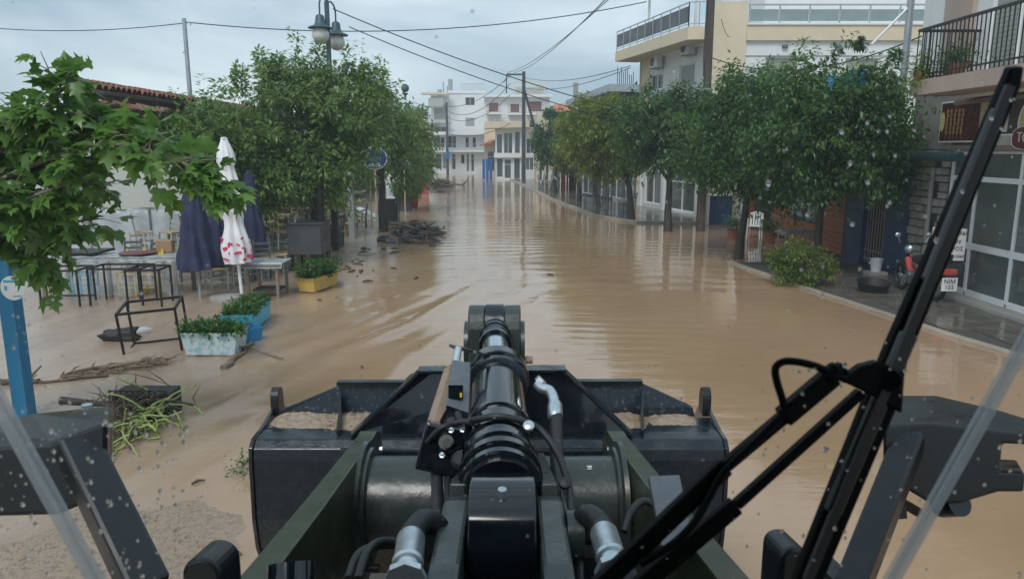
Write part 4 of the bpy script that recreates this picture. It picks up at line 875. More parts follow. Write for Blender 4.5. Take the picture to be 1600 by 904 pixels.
m = MB(); wv = lambda an: 1.0+.17*math.cos(8*an)
for k_, z in enumerate((.84, 1.02, 1.20)):
    for j in range(22):
        if random.random() < .42: continue
        a0, a1 = j*2*math.pi/22, (j+.8)*2*math.pi/22; r = .262-.008*k_; zz_ = z+random.uniform(-.06, .06)
        m.bar((math.cos(a0)*r*wv(a0), math.sin(a0)*r*wv(a0), zz_), (math.cos(a1)*r*wv(a1), math.sin(a1)*r*wv(a1), zz_+random.uniform(-.05, .05)), .03, random.uniform(.03, .065))
m.build('printed_band', 'red_print', c, local=True)['kind'] = 'stuff'
m = MB(); m.lathe((0, 0, 0), [(.34, -.1), (.34, .05), (.1, .07)], 20); o = m.build('concrete_weight', 'concrete', smooth=40); p2 = G(352, 468); place(o, (p2.x, p2.y+.1, .0)); tag(o, 'round concrete parasol base at the foot of the white parasol', 'weight')
# weathered table with film
A, Bq = G(395, 462), G(438, 470); t = thing('weathered_table', 'weathered wooden table with crumpled plastic film next to the white parasol', 'table', (A.x, A.y, 0))
x0, x1, y0 = PY(387, 430, 14.9).x, PY(440, 430, 14.9).x, 14.75
for x in (x0+.06, x1-.04):
    for y in (y0, y0+.62): m = MB(); m.bar((x+random.uniform(-.03, .03), y, -.05), (x, y, .68), .055); m.build('leg', 'old_wood', t)
m = MB(); m.bb((x0-.03, y0-.06, .66), (x1+.05, y0+.7, .70)); m.build('table_top', 'old_wood', t)
m = MB(); m.sheet(lambda a, b: (x0-.05+(x1-x0+.12)*a, y0-.09+.82*b, .713+.025*abs(pnoise(Vector((a*7, b*7, 2))))-(.09 if b < .06 else 0)), 30, 20); m.build('plastic_film', 'clear_top', t, smooth=180, thick=.002)
m = MB(); m.bb((x0+.1, y0+.1, .12), (x1-.05, y0+.55, .16)); m.build('lower_shelf', 'dark_wood', t)
# dark grey metal cabinet on legs
c = G(482, 424); yc = c.y; a, b = PY(448, 360, yc), PY(500, 360, yc); z0, z1 = PY(470, 398, yc).z, PY(470, 351, yc).z
t = thing('grill_cabinet', 'dark grey sheet metal cabinet on legs behind the yellow planter', 'cabinet', ((a.x+b.x)/2, yc+.4, 0))
m = MB(); m.bb((a.x, yc, z0), (b.x, yc+1.0, z1)); m.build('body', 'dark_metal_box', t, bevel=.012)
m = MB(); m.bb((a.x-.03, yc-.03, z1+.002), (b.x+.03, yc+1.03, z1+.03)); m.build('lid', 'dark_metal_box', t)
for x in (a.x+.08, b.x-.08):
    for y in (yc+.08, yc+.92): m = MB(); m.bar((x, y, -.05), (x, y, z0), .06); m.build('leg', 'black_steel', t)
m = MB(); m.cyl((b.x-.12, yc+.55, z1+.03), (b.x-.12, yc+.55, z1+.85), .10, n=14); m.build('flue', 'black_steel', t, smooth=40)
# ------------------------------------------------------------------ planters
def planter(c, rz, w, d, h, mat, label, lh=.3, n=170, shape='tri', flare=.06, leafm='leaf_planter', leaf=.10, cat='planter'):
    t = thing('planter', label, cat, c, rz); m = MB(); th = .03
    lo = [(-w/2+flare, -d/2+.03), (w/2-flare, -d/2+.03), (w/2-flare, d/2-.03), (-w/2+flare, d/2-.03)]; hi = [(-w/2, -d/2), (w/2, -d/2), (w/2, d/2), (-w/2, d/2)]
    li = [(x*(1-2*th/w), y*(1-2*th/d)) for x, y in hi]
    vs = [(x, y, .02) for x, y in lo]+[(x, y, h) for x, y in hi]+[(x, y, h) for x, y in li]+[(x, y, h-.06) for x, y in li]
    fs = [(3, 2, 1, 0)]+[(i, (i+1) % 4, 4+(i+1) % 4, 4+i) for i in range(4)]+[(4+i, 4+(i+1) % 4, 8+(i+1) % 4, 8+i) for i in range(4)]+[(8+i, 8+(i+1) % 4, 12+(i+1) % 4, 12+i) for i in range(4)]
    m.add(vs, fs); m.build('box', mat, t, local=True, bevel=.006)
    for x in (-w/2+.15, w/2-.15): m = MB(); m.box((x, 0, -.03), (.07, d*.8, .1)); m.build('foot', mat, t, local=True)
    m = MB(); m.bb((-w/2+.035, -d/2+.035, h-.14), (w/2-.035, d/2-.035, h-.07)); m.build('soil', 'mud', t, local=True)
    rng = np.random.default_rng(int(w*1000+n)); S0 = np.stack([rng.uniform(-w*.46, w*.46, n), rng.uniform(-d*.46, d*.46, n), np.full(n, h-.05)], 1)
    dr = np.stack([rng.normal(0, .45, n)+S0[:, 0]*.8, rng.normal(0, .45, n)+S0[:, 1]*.8, np.ones(n)], 1)
    ar = twig_leaves(S0, dr, lh*rng.uniform(.5, 1.25, n), 11, leaf, rng, droop=.1, petiole=.02); o = leaf_object('plant', *ar, shape, leafm, None); o.parent = t
    return t
a, b = G(290, 556), G(372, 556); planter(((a.x+b.x)/2, a.y+.17, 0), -.03, .84, .46, .36, 'worn_white_paint', 'chipped white and turquoise planter box with green plants', lh=.22, n=190, leaf=.085)
a, b = G(388, 528), G(421, 497); c = (a+b)/2; an = math.atan2(b.y-a.y, b.x-a.x); planter((c.x-.23, c.y+.1, 0), an, 1.35, .50, .34, 'cyan_paint', 'bright sky blue planter box with green plants', lh=.2, n=240, leaf=.085)
a, b = G(468, 458), G(512, 440); planter((a.x+.27, a.y+.50, 0), 1.30, 1.05, .42, .32, 'yellow_paint', 'faded yellow planter box with leafy plants', lh=.42, n=150, leaf=.12)
p = G(377, 536); m = MB()
for s_ in (-1, 1): m.box((0, s_*.14, .14), (.38, .015, .26)); m.box((s_*.19, 0, .14), (.015, .28, .26))
m.box((0, 0, .02), (.38, .28, .02))
for i in range(4): m.box((-.13+i*.09, -.152, .14), (.02, .012, .22))
o = m.build('plastic_crate', 'blue_paint'); place(o, (p.x+.02, p.y+.12, -.02), .9, tilt=(.1, .1)); tag(o, 'blue plastic crate wedged between the white and sky blue planters', 'crate')
for (u, v, w, mat, lab, nn, hh) in [(640, 327, .85, 'red_paint', 'dark red planter box overgrown with shrubs by the flooded street', 150, 1.1), (660, 303, .9, 'red_paint', 'farther dark red planter box overgrown with shrubs beyond the first', 120, 1.2), (628, 330, .7, 'dark_metal_box', 'dark grey planter box overgrown with shrubs next to the red one', 150, 1.0)]:
    p = G(u, v); planter((p.x, p.y+.3, 0), .1, w, .6, .75, mat, lab, lh=hh, n=nn, leaf=.2, leafm='leaf_right' if nn == 120 else 'leaf_left')
# ------------------------------------------------------------------ pergola with timber posts and sign
t = thing('pergola', 'timber pergola with grey posts and a pale fascia beside the taverna tables', 'pergola', (-5.5, 23, 0))
for (u, v, w, mt, z) in [(525, 391, .17, 'dark_wood', 2.9), (551, 372, .19, 'grey_paint', 2.6), (581, 352, .06, 'pale_wood', 2.9), (497, 400, .12, 'dark_wood', 2.9), (604, 342, .05, 'pale_wood', 2.6)]:
    p = G(u, v); q = MB(); q.bar((p.x, p.y, -.1), (p.x, p.y, z), w); q.build('post', mt, t, bevel=.01)
a, b = G(525, 391), G(551, 372); m = MB(); m.bar((a.x-.1, a.y-.1, 2.05), (b.x+.5, b.y+.4, 2.12), .06, .24); m.build('fascia', 'grey_awning', t)
for z in (.55, .95, 1.3):
    a, b = G(530, 388), G(592, 350); q = MB(); q.bar((a.x-.9, a.y+2.2, z), (b.x-.6, b.y+.6, z), .05, .07); q.build('rail', 'pale_wood', t)
def oval_sign(u, v, Y, rx, rz_, top, bot, label):
    c = PY(u, v, Y); t = thing('oval_sign', label, 'sign', (c.x, Y, c.z))
    pts = lambda s_, y: [(c.x+math.cos(i*math.pi/20)*rx*s_, y, c.z+math.sin(i*math.pi/20)*rz_*s_) for i in range(40)]
    m = MB(); m.prism(pts(1, Y+.03), (0, -.03, 0)); m.build('rim', 'white_paint', t)
    m = MB(); m.prism(pts(.93, Y-.002), (0, -.01, 0)); m.build('face', 'navy_sign', t)
    m = MB()
    for txt, sg in ((top, 1), (bot, -1)):
        n = len(txt)
        for i, ch in enumerate(txt):
            an = math.pi/2-sg*0+(-(i-(n-1)/2)*.36) if sg > 0 else -math.pi/2+(i-(n-1)/2)*.30
            pos = Vector((c.x+math.cos(an)*rx*.72, Y-.017, c.z+math.sin(an)*rz_*.70)); tg = Vector((-math.sin(an)*sg*-1*-1, 0, math.cos(an)))
            ax_ = Vector((math.sin(an), 0, -math.cos(an))) if sg > 0 else Vector((-math.sin(an), 0, math.cos(an))); upz = Vector((math.cos(an), 0, math.sin(an)))*sg
            text_mesh(ch, rx*.40, frame(pos, ax_, upz), m)
    if top: m.build('lettering', 'white_paint', t)
    m = MB(); m.prism([(c.x-rx*.5, Y-.014, c.z-.02), (c.x-rx*.1, Y-.014, c.z+rz_*.28), (c.x+rx*.15, Y-.014, c.z+.02), (c.x+rx*.4, Y-.014, c.z+rz_*.12), (c.x+rx*.55, Y-.014, c.z-rz_*.2), (c.x-rx*.4, Y-.014, c.z-rz_*.2)], (0, -.003, 0)); m.build('emblem', 'teal_metal', t)
    m = MB(); m.bar((c.x, Y+.05, 0), (c.x, Y+.05, c.z), .05); m.build('post', 'pale_wood', t)
pm('navy_sign', (.012, .05, .20), .4, var=.1)
oval_sign(585, 247, 24.6, .42, .38, 'ΣΚΑΛΑ', 'ΙΑΜΟΣ', 'blue oval hanging sign with white lettering among the tree leaves')
oval_sign(631, 257, 33, .26, .2, '', '', 'small blue sign half hidden in the leaves beyond the oval sign')
p = G(605, 352); m = MB(); a, b = PY(592, 340, p.y), PY(606, 312, p.y); m.bb((a.x-.1, p.y+.6, 0), (b.x+.3, p.y+.7, b.z)); o = m.build('corrugated_screen', 'dark_metal_box'); tag(o, 'grey sheet metal screen beside the debris heap', 'screen')
for i in range(9):
    q = MB(); q.bb((a.x-.08+i*.1, p.y+.58, 0), (a.x-.05+i*.1, p.y+.599, b.z)); q.build('rib', 'dark_metal_box', o)
# ------------------------------------------------------------------ blue post with sticker
p = G(40, 650); bp_ = Vector((p.x, p.y, 0))
t = thing('blue_post', 'weathered blue square steel post with a round white sticker', 'post', bp_)
m = MB(); m.bar(bp_+Vector((0, 0, -.2)), bp_+Vector((0, 0, 3.6)), .165); m.build('shaft', 'blue_post_paint', t, bevel=.01)
cs = PY(21, 450, p.y-.09); m = MB(); m.cyl((cs.x-.01, p.y-.088, cs.z), (cs.x-.01, p.y-.083, cs.z), .135, n=28); s1 = m.build('sticker', 'white_plastic', t, smooth=40)
m = MB()
m.box((cs.x-.01, p.y-.0895, cs.z+.075), (.19, .002, .028)); m.box((cs.x-.085, p.y-.0895, cs.z), (.03, .002, .05)); m.box((cs.x+.03, p.y-.0895, cs.z-.09), (.09, .002, .012)); m.build('printed_mark', 'cyan_paint', s1)
# ------------------------------------------------------------------ trees
def lob(u, v, Y, ru, rv, ry=None):       # crown lobe from a pixel ellipse at depth Y
    c = PY(u, v, Y); k = Y/F*1.02; return (tuple(c), (ru*k, (ry if ry else max(ru, rv)*k*.9), rv*k))
# left row
p = G(500, 392); base = (PY(498, 380, 20.5).x, 20.5, 0)
make_tree('mulberry_tree', 'bushy light green tree with upright shoots beside the double globe lamp', base,
  [lob(470, 200, 20, 100, 90), lob(415, 170, 19.6, 62, 62), lob(540, 185, 20.6, 75, 70), lob(470, 265, 19.5, 100, 55), lob(525, 255, 20.5, 45, 50), lob(400, 240, 19.2, 60, 50), lob(480, 150, 20, 70, 30)],
  (PY(485, 260, 20.2).x, 20.2, 2.6), .15, 1500, 17, .185, 'leaf_left', shoots=16, shoot_len=.6, seed=3, bark='wet_bark', spikes=[(PY(a, b, Y_), PY(c, d, Y_)) for a, b, c, d, Y_ in [(412, 130, 405, 78, 19.6), (380, 150, 370, 105, 19.4), (462, 125, 460, 46, 20), (497, 120, 499, 66, 20), (545, 130, 544, 72, 20.3), (572, 140, 568, 98, 20.6), (590, 150, 592, 100, 20.8), (432, 130, 436, 90, 19.6)]])
base = (PY(345, 400, 19).x, 19, 0)
make_tree('mulberry_tree', 'leafy tree spreading over the tiled shelter behind the navy parasol', base,
  [lob(360, 235, 18.4, 70, 55), lob(300, 225, 17.5, 70, 38), lob(330, 205, 18, 60, 40), lob(400, 280, 18.4, 60, 45), lob(255, 205, 17, 48, 36)],
  (PY(350, 260, 18.6).x, 18.6, 2.4), .13, 760, 16, .185, 'leaf_left', shoots=14, shoot_len=.8, seed=5, bark='wet_bark')
base = (PY(600, 350, 27).x, 27, 0)
make_tree('mulberry_tree', 'light green tree shading the blue oval sign', base,
  [lob(590, 195, 27, 62, 70), lob(560, 150, 26, 48, 48), lob(620, 250, 28.5, 50, 42), lob(535, 225, 25.5, 40, 60)],
  (PY(592, 240, 27).x, 27, 2.6), .16, 900, 14, .21, 'leaf_left', shoots=16, shoot_len=1.0, seed=8, bark='wet_bark')
base = (PY(638, 320, 36).x, 36, 0)
make_tree('mulberry_tree', 'yellowish green tree overhanging the dark red planters', base,
  [lob(640, 225, 36, 34, 42), lob(620, 200, 35, 36, 40), lob(652, 255, 36, 24, 30)],
  (PY(636, 240, 36).x, 36, 2.5), .16, 560, 13, .25, 'leaf_yellow', shoots=8, seed=12, bark='wet_bark')
base = (PY(655, 290, 52).x, 52, 0)
make_tree('mulberry_tree', 'darker distant tree at the left edge of the flooded street', base,
  [lob(655, 215, 52, 18, 30), lob(640, 190, 53, 26, 22), lob(660, 245, 51, 14, 24)], (PY(652, 240, 52).x, 52, 3), .16, 230, 12, .33, 'leaf_right', shoots=6, seed=15, bark='wet_bark')
# right row
def rtree(u, v, lobes, topu, topz, r, nt, per, sz, mat, lab, seed, shoots=6, lean=None, sl=.7, sk=()):
    b = G(u, v); make_tree('street_tree', lab, (b.x, b.y, 0), lobes, (PY(topu, 250, b.y).x, b.y+.1, topz), r, nt, per, sz, mat, seed=seed, shoots=shoots, lean=lean, bark='wet_bark', shoot_len=sl, spikes=sk)
rtree(1153, 404, [lob(1180, 190, 20.3, 95, 72), lob(1120, 215, 20.5, 62, 60), lob(1190, 260, 19.8, 100, 50), lob(1160, 150, 20.5, 60, 38)], 1172, 2.5, .12, 1500, 15, .175, 'leaf_right', 'dark green street tree with a leaning trunk standing in the flood water', 21, lean=(.05, 0, 0))
rtree(1282, 428, [lob(1300, 205, 17.5, 110, 80), lob(1360, 190, 17.3, 60, 70), lob(1250, 240, 17.6, 75, 62), lob(1340, 270, 17, 75, 42), lob(1265, 140, 17.6, 60, 36), lob(1375, 150, 17.4, 45, 34), lob(1320, 165, 17.6, 60, 32), lob(1390, 240, 17, 30, 60)], 1280, 2.4, .12, 2000, 15, .16, 'leaf_right', 'dense dark street tree behind the clipped yellow green bush', 23, shoots=5, sl=.6, sk=[(PY(1278, 115, 17.6), PY(1330, 45, 17.6)), (PY(1330, 60, 17.6), PY(1352, 70, 17.6)), (PY(1390, 110, 17.3), PY(1400, 82, 17.3))])
rtree(1044, 361, [lob(1030, 200, 27.4, 70, 55), lob(1065, 180, 27.5, 48, 40), lob(1010, 225, 27, 52, 38), lob(1080, 225, 27, 42, 42)], 1048, 2.9, .15, 1150, 14, .2, 'leaf_right', 'dark green street tree in front of the corner house shop windows', 25)
rtree(986, 344, [lob(945, 215, 32, 56, 50), lob(915, 205, 33, 38, 42), lob(965, 240, 31.5, 45, 36), lob(950, 180, 32.5, 40, 25)], 955, 2.6, .15, 1100, 14, .22, 'leaf_yellow', 'yellow green street tree on a crooked leaning trunk', 27, lean=(.35, 0, 0))
rtree(937, 325, [lob(905, 225, 38, 40, 42), lob(925, 200, 38, 36, 36)], 920, 2.8, .13, 480, 13, .27, 'leaf_yellow', 'yellow green street tree hidden behind the crooked one', 29)
rtree(866, 303, [lob(866, 215, 51, 34, 42), lob(850, 228, 51, 18, 30), lob(890, 215, 50, 26, 36)], 866, 3.0, .22, 700, 13, .28, 'leaf_right', 'rounded mid green street tree next to the walking person', 31)
rtree(905, 316, [lob(893, 235, 44, 24, 26)], 900, 2.8, .13, 240, 12, .3, 'leaf_right', 'small dark street tree beside the red kiosk', 33)
# bush on the near kerb
b = G(1276, 452); make_tree('clipped_bush', 'clipped yellow green bush on the kerb', (b.x, b.y+.55, 0), [((b.x-.05, b.y+.6, .52), (.72, .6, .50)), ((b.x+.30, b.y+.5, .40), (.5, .5, .42)), ((b.x-.35, b.y+.55, .48), (.45, .5, .46))], (b.x, b.y+.55, .4), .05, 520, 11, .085, 'leaf_shrub', bark='twig', twlen=.22, nlimb=14, seed=41, cat='bush', core=.2)
# near-left big leaved tree: trunk outside the frame, branches reaching in
t = thing('big_leaf_tree', 'big lobed-leaf tree reaching its branches over the blue post', 'tree', (-6.1, 7.2, 0))
tb = Vector((-6.1, 7.2, 0)); m = MB(); m.tube([tb+Vector((0, 0, -.2)), tb+Vector((.05, 0, .8)), tb+Vector((.1, .05, 1.9)), tb+Vector((.05, .1, 3.2)), tb+Vector((.2, .1, 4.2))], [.2, .16, .14, .11, .07], 10); m.build('trunk', 'bark', t, smooth=60)
rng = np.random.default_rng(55); m = MB(); St = []; Dr = []; Ln = []
def branch(pts, r, side=9, sl=.45, n=10):
    pts = [Vector(x) for x in pts]; m.tube(pts, [r*(1-.7*i/(len(pts)-1)) for i in range(len(pts))], 6)
    for i in range(side):
        f = random.uniform(.12, 1)*(len(pts)-1); k = min(int(f), len(pts)-2); p = pts[k].lerp(pts[k+1], f-k); d = (pts[k+1]-pts[k]).normalized()+Vector((random.gauss(0, .5), random.gauss(0, .5), random.gauss(.15, .5)))
        St.append(p); Dr.append(d.normalized()); Ln.append(sl*random.uniform(.6, 1.3))
hub = tb+Vector((.1, .05, 2.2)); hub2 = tb+Vector((.05, .1, 3.1))
branch([hub, D(-60, 300, 6.6), D(0, 282, 6.4), D(70, 250, 6.2), D(140, 228, 6.1), D(200, 226, 6.0), D(262, 246, 5.95)], .035, 26, .36)
branch([hub, D(-60, 345, 6.5), D(0, 328, 6.3), D(55, 305, 6.2), D(100, 290, 6.2)], .03, 22, .40)
branch([hub2, D(-60, 215, 6.4), D(20, 190, 6.2), D(75, 165, 6.1), D(92, 140, 6.1)], .03, 24, .32)
branch([hub2, D(-40, 260, 6.6), D(40, 215, 6.5), D(110, 180, 6.4), D(165, 180, 6.3)], .03, 24, .38)
branch([hub, D(-60, 360, 7), D(-5, 360, 6.8), D(45, 355, 6.7), D(90, 350, 6.6), D(150, 342, 6.5)], .025, 22, .36)
branch([hub, D(-60, 400, 7), D(10, 375, 6.9), D(45, 385, 6.8), D(62, 410, 6.8)], .02, 12, .24)
branch([hub2, D(-60, 220, 6.8), D(0, 225, 6.8), D(60, 235, 6.8), D(110, 260, 6.8)], .025, 30, .42)
branch([hub2, D(-60, 190, 6.6), D(-10, 180, 6.6), D(20, 190, 6.5)], .025, 10, .34)
branch([hub2, D(30, 240, 6.4), D(100, 215, 6.3), D(160, 205, 6.2), D(215, 215, 6.2)], .02, 20, .32)
branch([hub, D(-40, 310, 6.9), D(30, 300, 7), D(80, 320, 7)], .025, 22, .42)
branch([D(262, 246, 5.95), D(290, 256, 5.95), D(318, 272, 5.95), D(345, 285, 6.0)], .012, 12, .2)
for s_, d, l in zip(St, Dr, Ln): m.tube([s_, s_+d*l*.5, s_+d*l+Vector((0, 0, -.18*l))], [.007, .005, .003], 4)
m.build('branches', 'vine_bark', t, smooth=60) if 'vine_bark' in MATS else m.build('branches', 'old_wood', t, smooth=60)
ar = twig_leaves(np.array(St), np.array(Dr), np.array(Ln), 9, .19, rng, droop=.6, petiole=.09)
ar = [x[rng.permutation(len(ar[0]))] if False else x for x in ar]
leaf_object('crown', *ar, 'lobed', 'leaf_near', t)
# ------------------------------------------------------------------ street lamp, poles, wires
def yl(u, v, Y): return PY(u, v, Y)
YL = 22.6; p = PY(514, 90, YL); t = thing('street_lamp', 'dark teal street lamp with two hanging globe lanterns', 'street lamp', (p.x, YL, 0))
zt = PY(514, 4, YL).z; m = MB(); m.cyl((p.x, YL, -.1), (p.x, YL, zt), .085, .07, n=12); m.lathe((p.x, YL, 0), [(.15, 0), (.15, .5), (.09, .7)], 12); m.ball((p.x, YL, zt+.03), .06, 8); m.build('pole', 'teal_metal', t, smooth=40)
for u, v, s_, dy in ((501, 55, -1, -.12), (526, 66, 1, .75)):
    Y = YL+dy; c = PY(u, v, Y); k = Y/F; top = c+Vector((0, 0, 44*k)); m = MB()
    pts = [Vector((p.x, YL, top.z-.12))]+[Vector((p.x, YL, top.z-.05)).lerp(Vector((c.x, Y, top.z-.05)), (1-math.cos(a))/2)+Vector((0, 0, math.sin(a)*.24)) for a in [i*math.pi/8 for i in range(9)]]+[c+Vector((0, 0, 26*k))]
    m.tube(pts, .025, 8); arm = m.build('arm', 'teal_metal', t, smooth=60)
    m = MB(); m.lathe(c, [(.07, 29*k), (.12, 27*k), (.14, 19*k), (.18, 14*k), (.34, 11*k), (.36, 9.5*k), (.24, 9.6*k)], 20); m.build('lantern_cap', 'teal_metal', arm, smooth=50)
    m = MB(); m.ball(c, .25, 18); m.build('globe', 'globe', arm, smooth=180)
def pole(name, u, vb, vt, r, mat, label, Y=None, cat='pole', extra=None):
    b = G(u, vb) if Y is None else PY(u, vb, Y); Y_ = b.y; zt = PY(u, vt, Y_).z; t = thing(name, label, cat, (b.x, Y_, 0))
    m = MB(); m.cyl((b.x, Y_, -.3), (b.x, Y_, zt), r, r*.75, n=12); m.build('shaft', mat, t, smooth=40)
    if extra: extra(t, b.x, Y_, zt)
    return Vector((b.x, Y_, zt)), t
def hook(t, x, y, z):
    m = MB(); m.tube([(x, y, z-.1), (x+.18, y, z-.12), (x+.2, y, z-.2)], .02, 6); m.tube([(x-.06, y, z-1.0), (x-.12, y, z-1.02)], .02, 6); m.build('cable_hook', 'galvanised', t)
b3 = PY(313, 300, 24); PG, _ = pole('galvanised_pole', 309, 300, 29, .085, 'galvanised', 'thin galvanised pole rising behind the tiled shelter', Y=24, extra=hook)
def arms(t, x, y, z):
    m = MB(); m.bar((x, y, z-.25), (x-1.55, y, z-.25), .14); m.bar((x-1.55, y, z-.25), (x-1.55, y, z-1.9), .10); m.bar((x-1.8, y, z-.9), (x-1.55, y, z-.6), .08); m.build('cross_arm', 'dark_pole', t)
    m = MB(); m.cyl((x+.05, y, z-1.6), (x+1.35, y+.4, z-6.0), .11, n=8); m.build('strut', 'dark_pole', t)
    for i in range(3): q = MB(); q.cyl((x-.5-i*.45, y, z-.2), (x-.5-i*.45, y, z+.05), .06, n=8); q.build('insulator', 'white_plastic', t)
PU, _ = pole('utility_pole', 818, 284, 112, .20, 'dark_pole', 'dark utility pole with a bracket arm and slanting strut by the glazed shop', extra=arms)
PV, _ = pole('utility_pole', 699.5, 266, 160, .17, 'dark_pole', 'slim utility pole with a small blue plate before the apartment house', Y=90)
m = MB(); q = PY(699.5, 243, 89.7); m.box((q.x, 89.7, q.z), (.55, .05, .75)); o = m.build('pole_plate', 'royal_panel', _)
def ins(t, x, y, z):
    m = MB(); m.tube([(x-.17, y-.1, 5.5), (x-.2, y-.12, 6.2), (x-.17, y-.1, 8.2)], .02, 6); m.build('conduit', 'cable', t)
    q = MB(); q.lathe((x, y, 5.0), [(.17, 0), (.175, .02), (.175, .08), (.17, .1)], 12); q.build('band', 'galvanised', t)
PR, _ = pole('utility_pole', 1094, 361, -60, .165, 'pole_wood', 'stout brown wooden utility pole at the corner house', extra=ins)
# distant lamp on the left of the street
t = thing('street_lamp', 'distant single street lamp above the left-hand trees', 'street lamp', (PY(635, 280, 55).x, 55, 0)); a, b = PY(635, 180, 55), PY(633, 140, 55)
m = MB(); m.cyl((a.x, 55, 0), (a.x, 55, PY(635, 162, 55).z), .07, n=8); m.bar((a.x-.7, 55, PY(635, 162, 55).z), (a.x+.5, 55, PY(635, 162, 55).z), .1); m.build('pole', 'teal_metal', t); m = MB(); m.ball((b.x, 55, b.z+.1), .30, 12); m.lathe((b.x, 55, b.z-.75), [(.06, 0), (.06, .3), (.24, .5)], 10); m.build('lantern', 'teal_metal', t, smooth=60)
def wire(p, q, sag, r, label, group=None):
    p, q = Vector(p), Vector(q); m = MB(); n = 22; m.tube([p.lerp(q, i/n)+Vector((0, 0, -4*sag*(i/n)*(1-i/n))) for i in range(n+1)], r, 5); o = m.build('overhead_cable', 'cable', smooth=60); tag(o, label, 'cable', group)
lampw = Vector((p.x, YL, zt)); LW = PY(520, 14, YL)
wire(PG+Vector((.15, 0, -.12)), PY(1010, 3, 26), .55, .016, 'cable from the galvanised pole crossing the sky past the globe lamp')
wire(PG+Vector((.15, 0, -.12)), PY(300, 32, 24)+Vector((-9, 3, .3)), .2, .014, 'cable running from the galvanised pole over the tiled shelter')
wire(LW, PR+Vector((-.1, 0, -5.6)), .35, .016, 'upper cable from the globe lamp to the wooden utility pole')
wire(PY(545, 42, 22), PR+Vector((-.1, 0, -6.0)), .35, .014, 'lower cable from behind the globe lamp to the wooden utility pole')
for i, (u, v) in enumerate(((975, 0), (991, 0))): wire(PU+Vector((-.9-.6*i, 0, -.1)), PY(u, v-30, 20+3*i)+Vector((.9, -6, .6)), .7, .018, 'cable rising steeply over the street from the bracket pole', 'steep cables from the bracket pole')
for i, (dz, sg) in enumerate(((-.3, .9), (-1.0, 1.4), (-2.0, 1.2), (-4.5, .7))): wire(PU+Vector((-1.2, 0, dz)), PV+Vector((0, 0, -.2+dz*.75)), sg, .03, ['topmost', 'second highest', 'third highest', 'lowest'][i]+' sagging cable between the bracket pole and the slim pole', 'sagging cables between the two poles')
for i, dz in enumerate((-.5, -1.4)): wire(PU+Vector((0, 0, dz)), PY(985, 103+i*3, 39), .5, .02, 'cable from the bracket pole to the corner house', 'cables to the corner house')
wire(PV+Vector((0, 0, -.4)), PY(640, 158, 70), .3, .025, 'cable from the slim pole to the left-hand roofs')
wire(PR+Vector((.1, 0, -4.5)), PY(1300, 120, 20), .25, .014, 'thin cable slanting down over the corner house terrace')
wire(PR+Vector((.1, 0, -3.2)), PY(1365, 0, 20)+Vector((3, -3, .6)), 1.3, .018, 'drooping cable in front of the glazed roof terrace')
wire(PY(1127, 30, 30.6), PY(1140, 58, 30.6), .15, .012, 'short loop of cable on the cream corner pier')
# blue grey pipe pole near the balcony
bq = PY(1414, 100, 19.6); t = thing('roof_mast', 'pale blue grey mast rising from the low roof behind the balcony', 'mast', (bq.x, 19.6, 3.4)); m = MB(); m.cyl((bq.x, 19.6, 3.39), (bq.x, 19.6, 8.5), .09, n=12); m.build('shaft', 'galvanised', t, smooth=40); m = MB(); m.cyl((bq.x-.05, 19.6, 6.5), (bq.x-.9, 19.6, 5.6), .03, n=8); m.build('stay', 'white_paint', t)
# ------------------------------------------------------------------ balcony plants, blue cloth on the tree
q = PX(1462, 116, 8.25); t = thing('potted_shrub', 'potted dark shrub on the pink balcony', 'plant', (8.3, 14.3, 4.3)); m = MB(); m.lathe((8.3, 14.3, 4.3), [(.13, 0), (.18, .25), (.19, .26)], 14); m.build('pot', 'terracotta', t, smooth=50)
rng = np.random.default_rng(9); n = 90; S0 = np.array([[8.3, 14.3, 4.5]]*n)+rng.normal(0, .05, (n, 3)); dr = rng.normal(0, .6, (n, 3)); dr[:, 2] = np.abs(dr[:, 2])+.4; leaf_object('plant', *twig_leaves(S0, dr, .55*rng.uniform(.4, 1.2, n), 10, .09, rng), 'tri', 'leaf_right', t)
t = thing('trailing_plant', 'yellow green trailing plant on the balcony corner', 'plant', (8.0, 14.9, 4.3)); m = MB(); m.lathe((8.0, 14.9, 4.3), [(.10, 0), (.14, .18)], 12); m.build('pot', 'terracotta', t, smooth=50)
n = 70; S0 = np.array([[8.0, 14.9, 4.45]]*n)+rng.normal(0, .06, (n, 3)); dr = rng.normal(0, .7, (n, 3)); dr[:, 0] -= .2; leaf_object('plant', *twig_leaves(S0, dr, .55*rng.uniform(.4, 1.2, n), 10, .10, rng), 'tri', 'leaf_shrub', t)
a, b, c, d = PY(1293, 122, 17.4), PY(1350, 108, 17.4), PY(1356, 136, 17.0), PY(1298, 150, 17.0)
m = MB(); m.sheet(lambda s_, r_: a.lerp(b, s_).lerp(d.lerp(c, s_), r_)+Vector((0, .15*math.sin(s_*5)*r_, .04*math.sin(s_*14))), 14, 8); tag(m.build('blue_tarpaulin', 'blue_paint', smooth=180, thick=.006), 'crumpled blue tarpaulin caught on top of the dense street tree', 'tarpaulin')
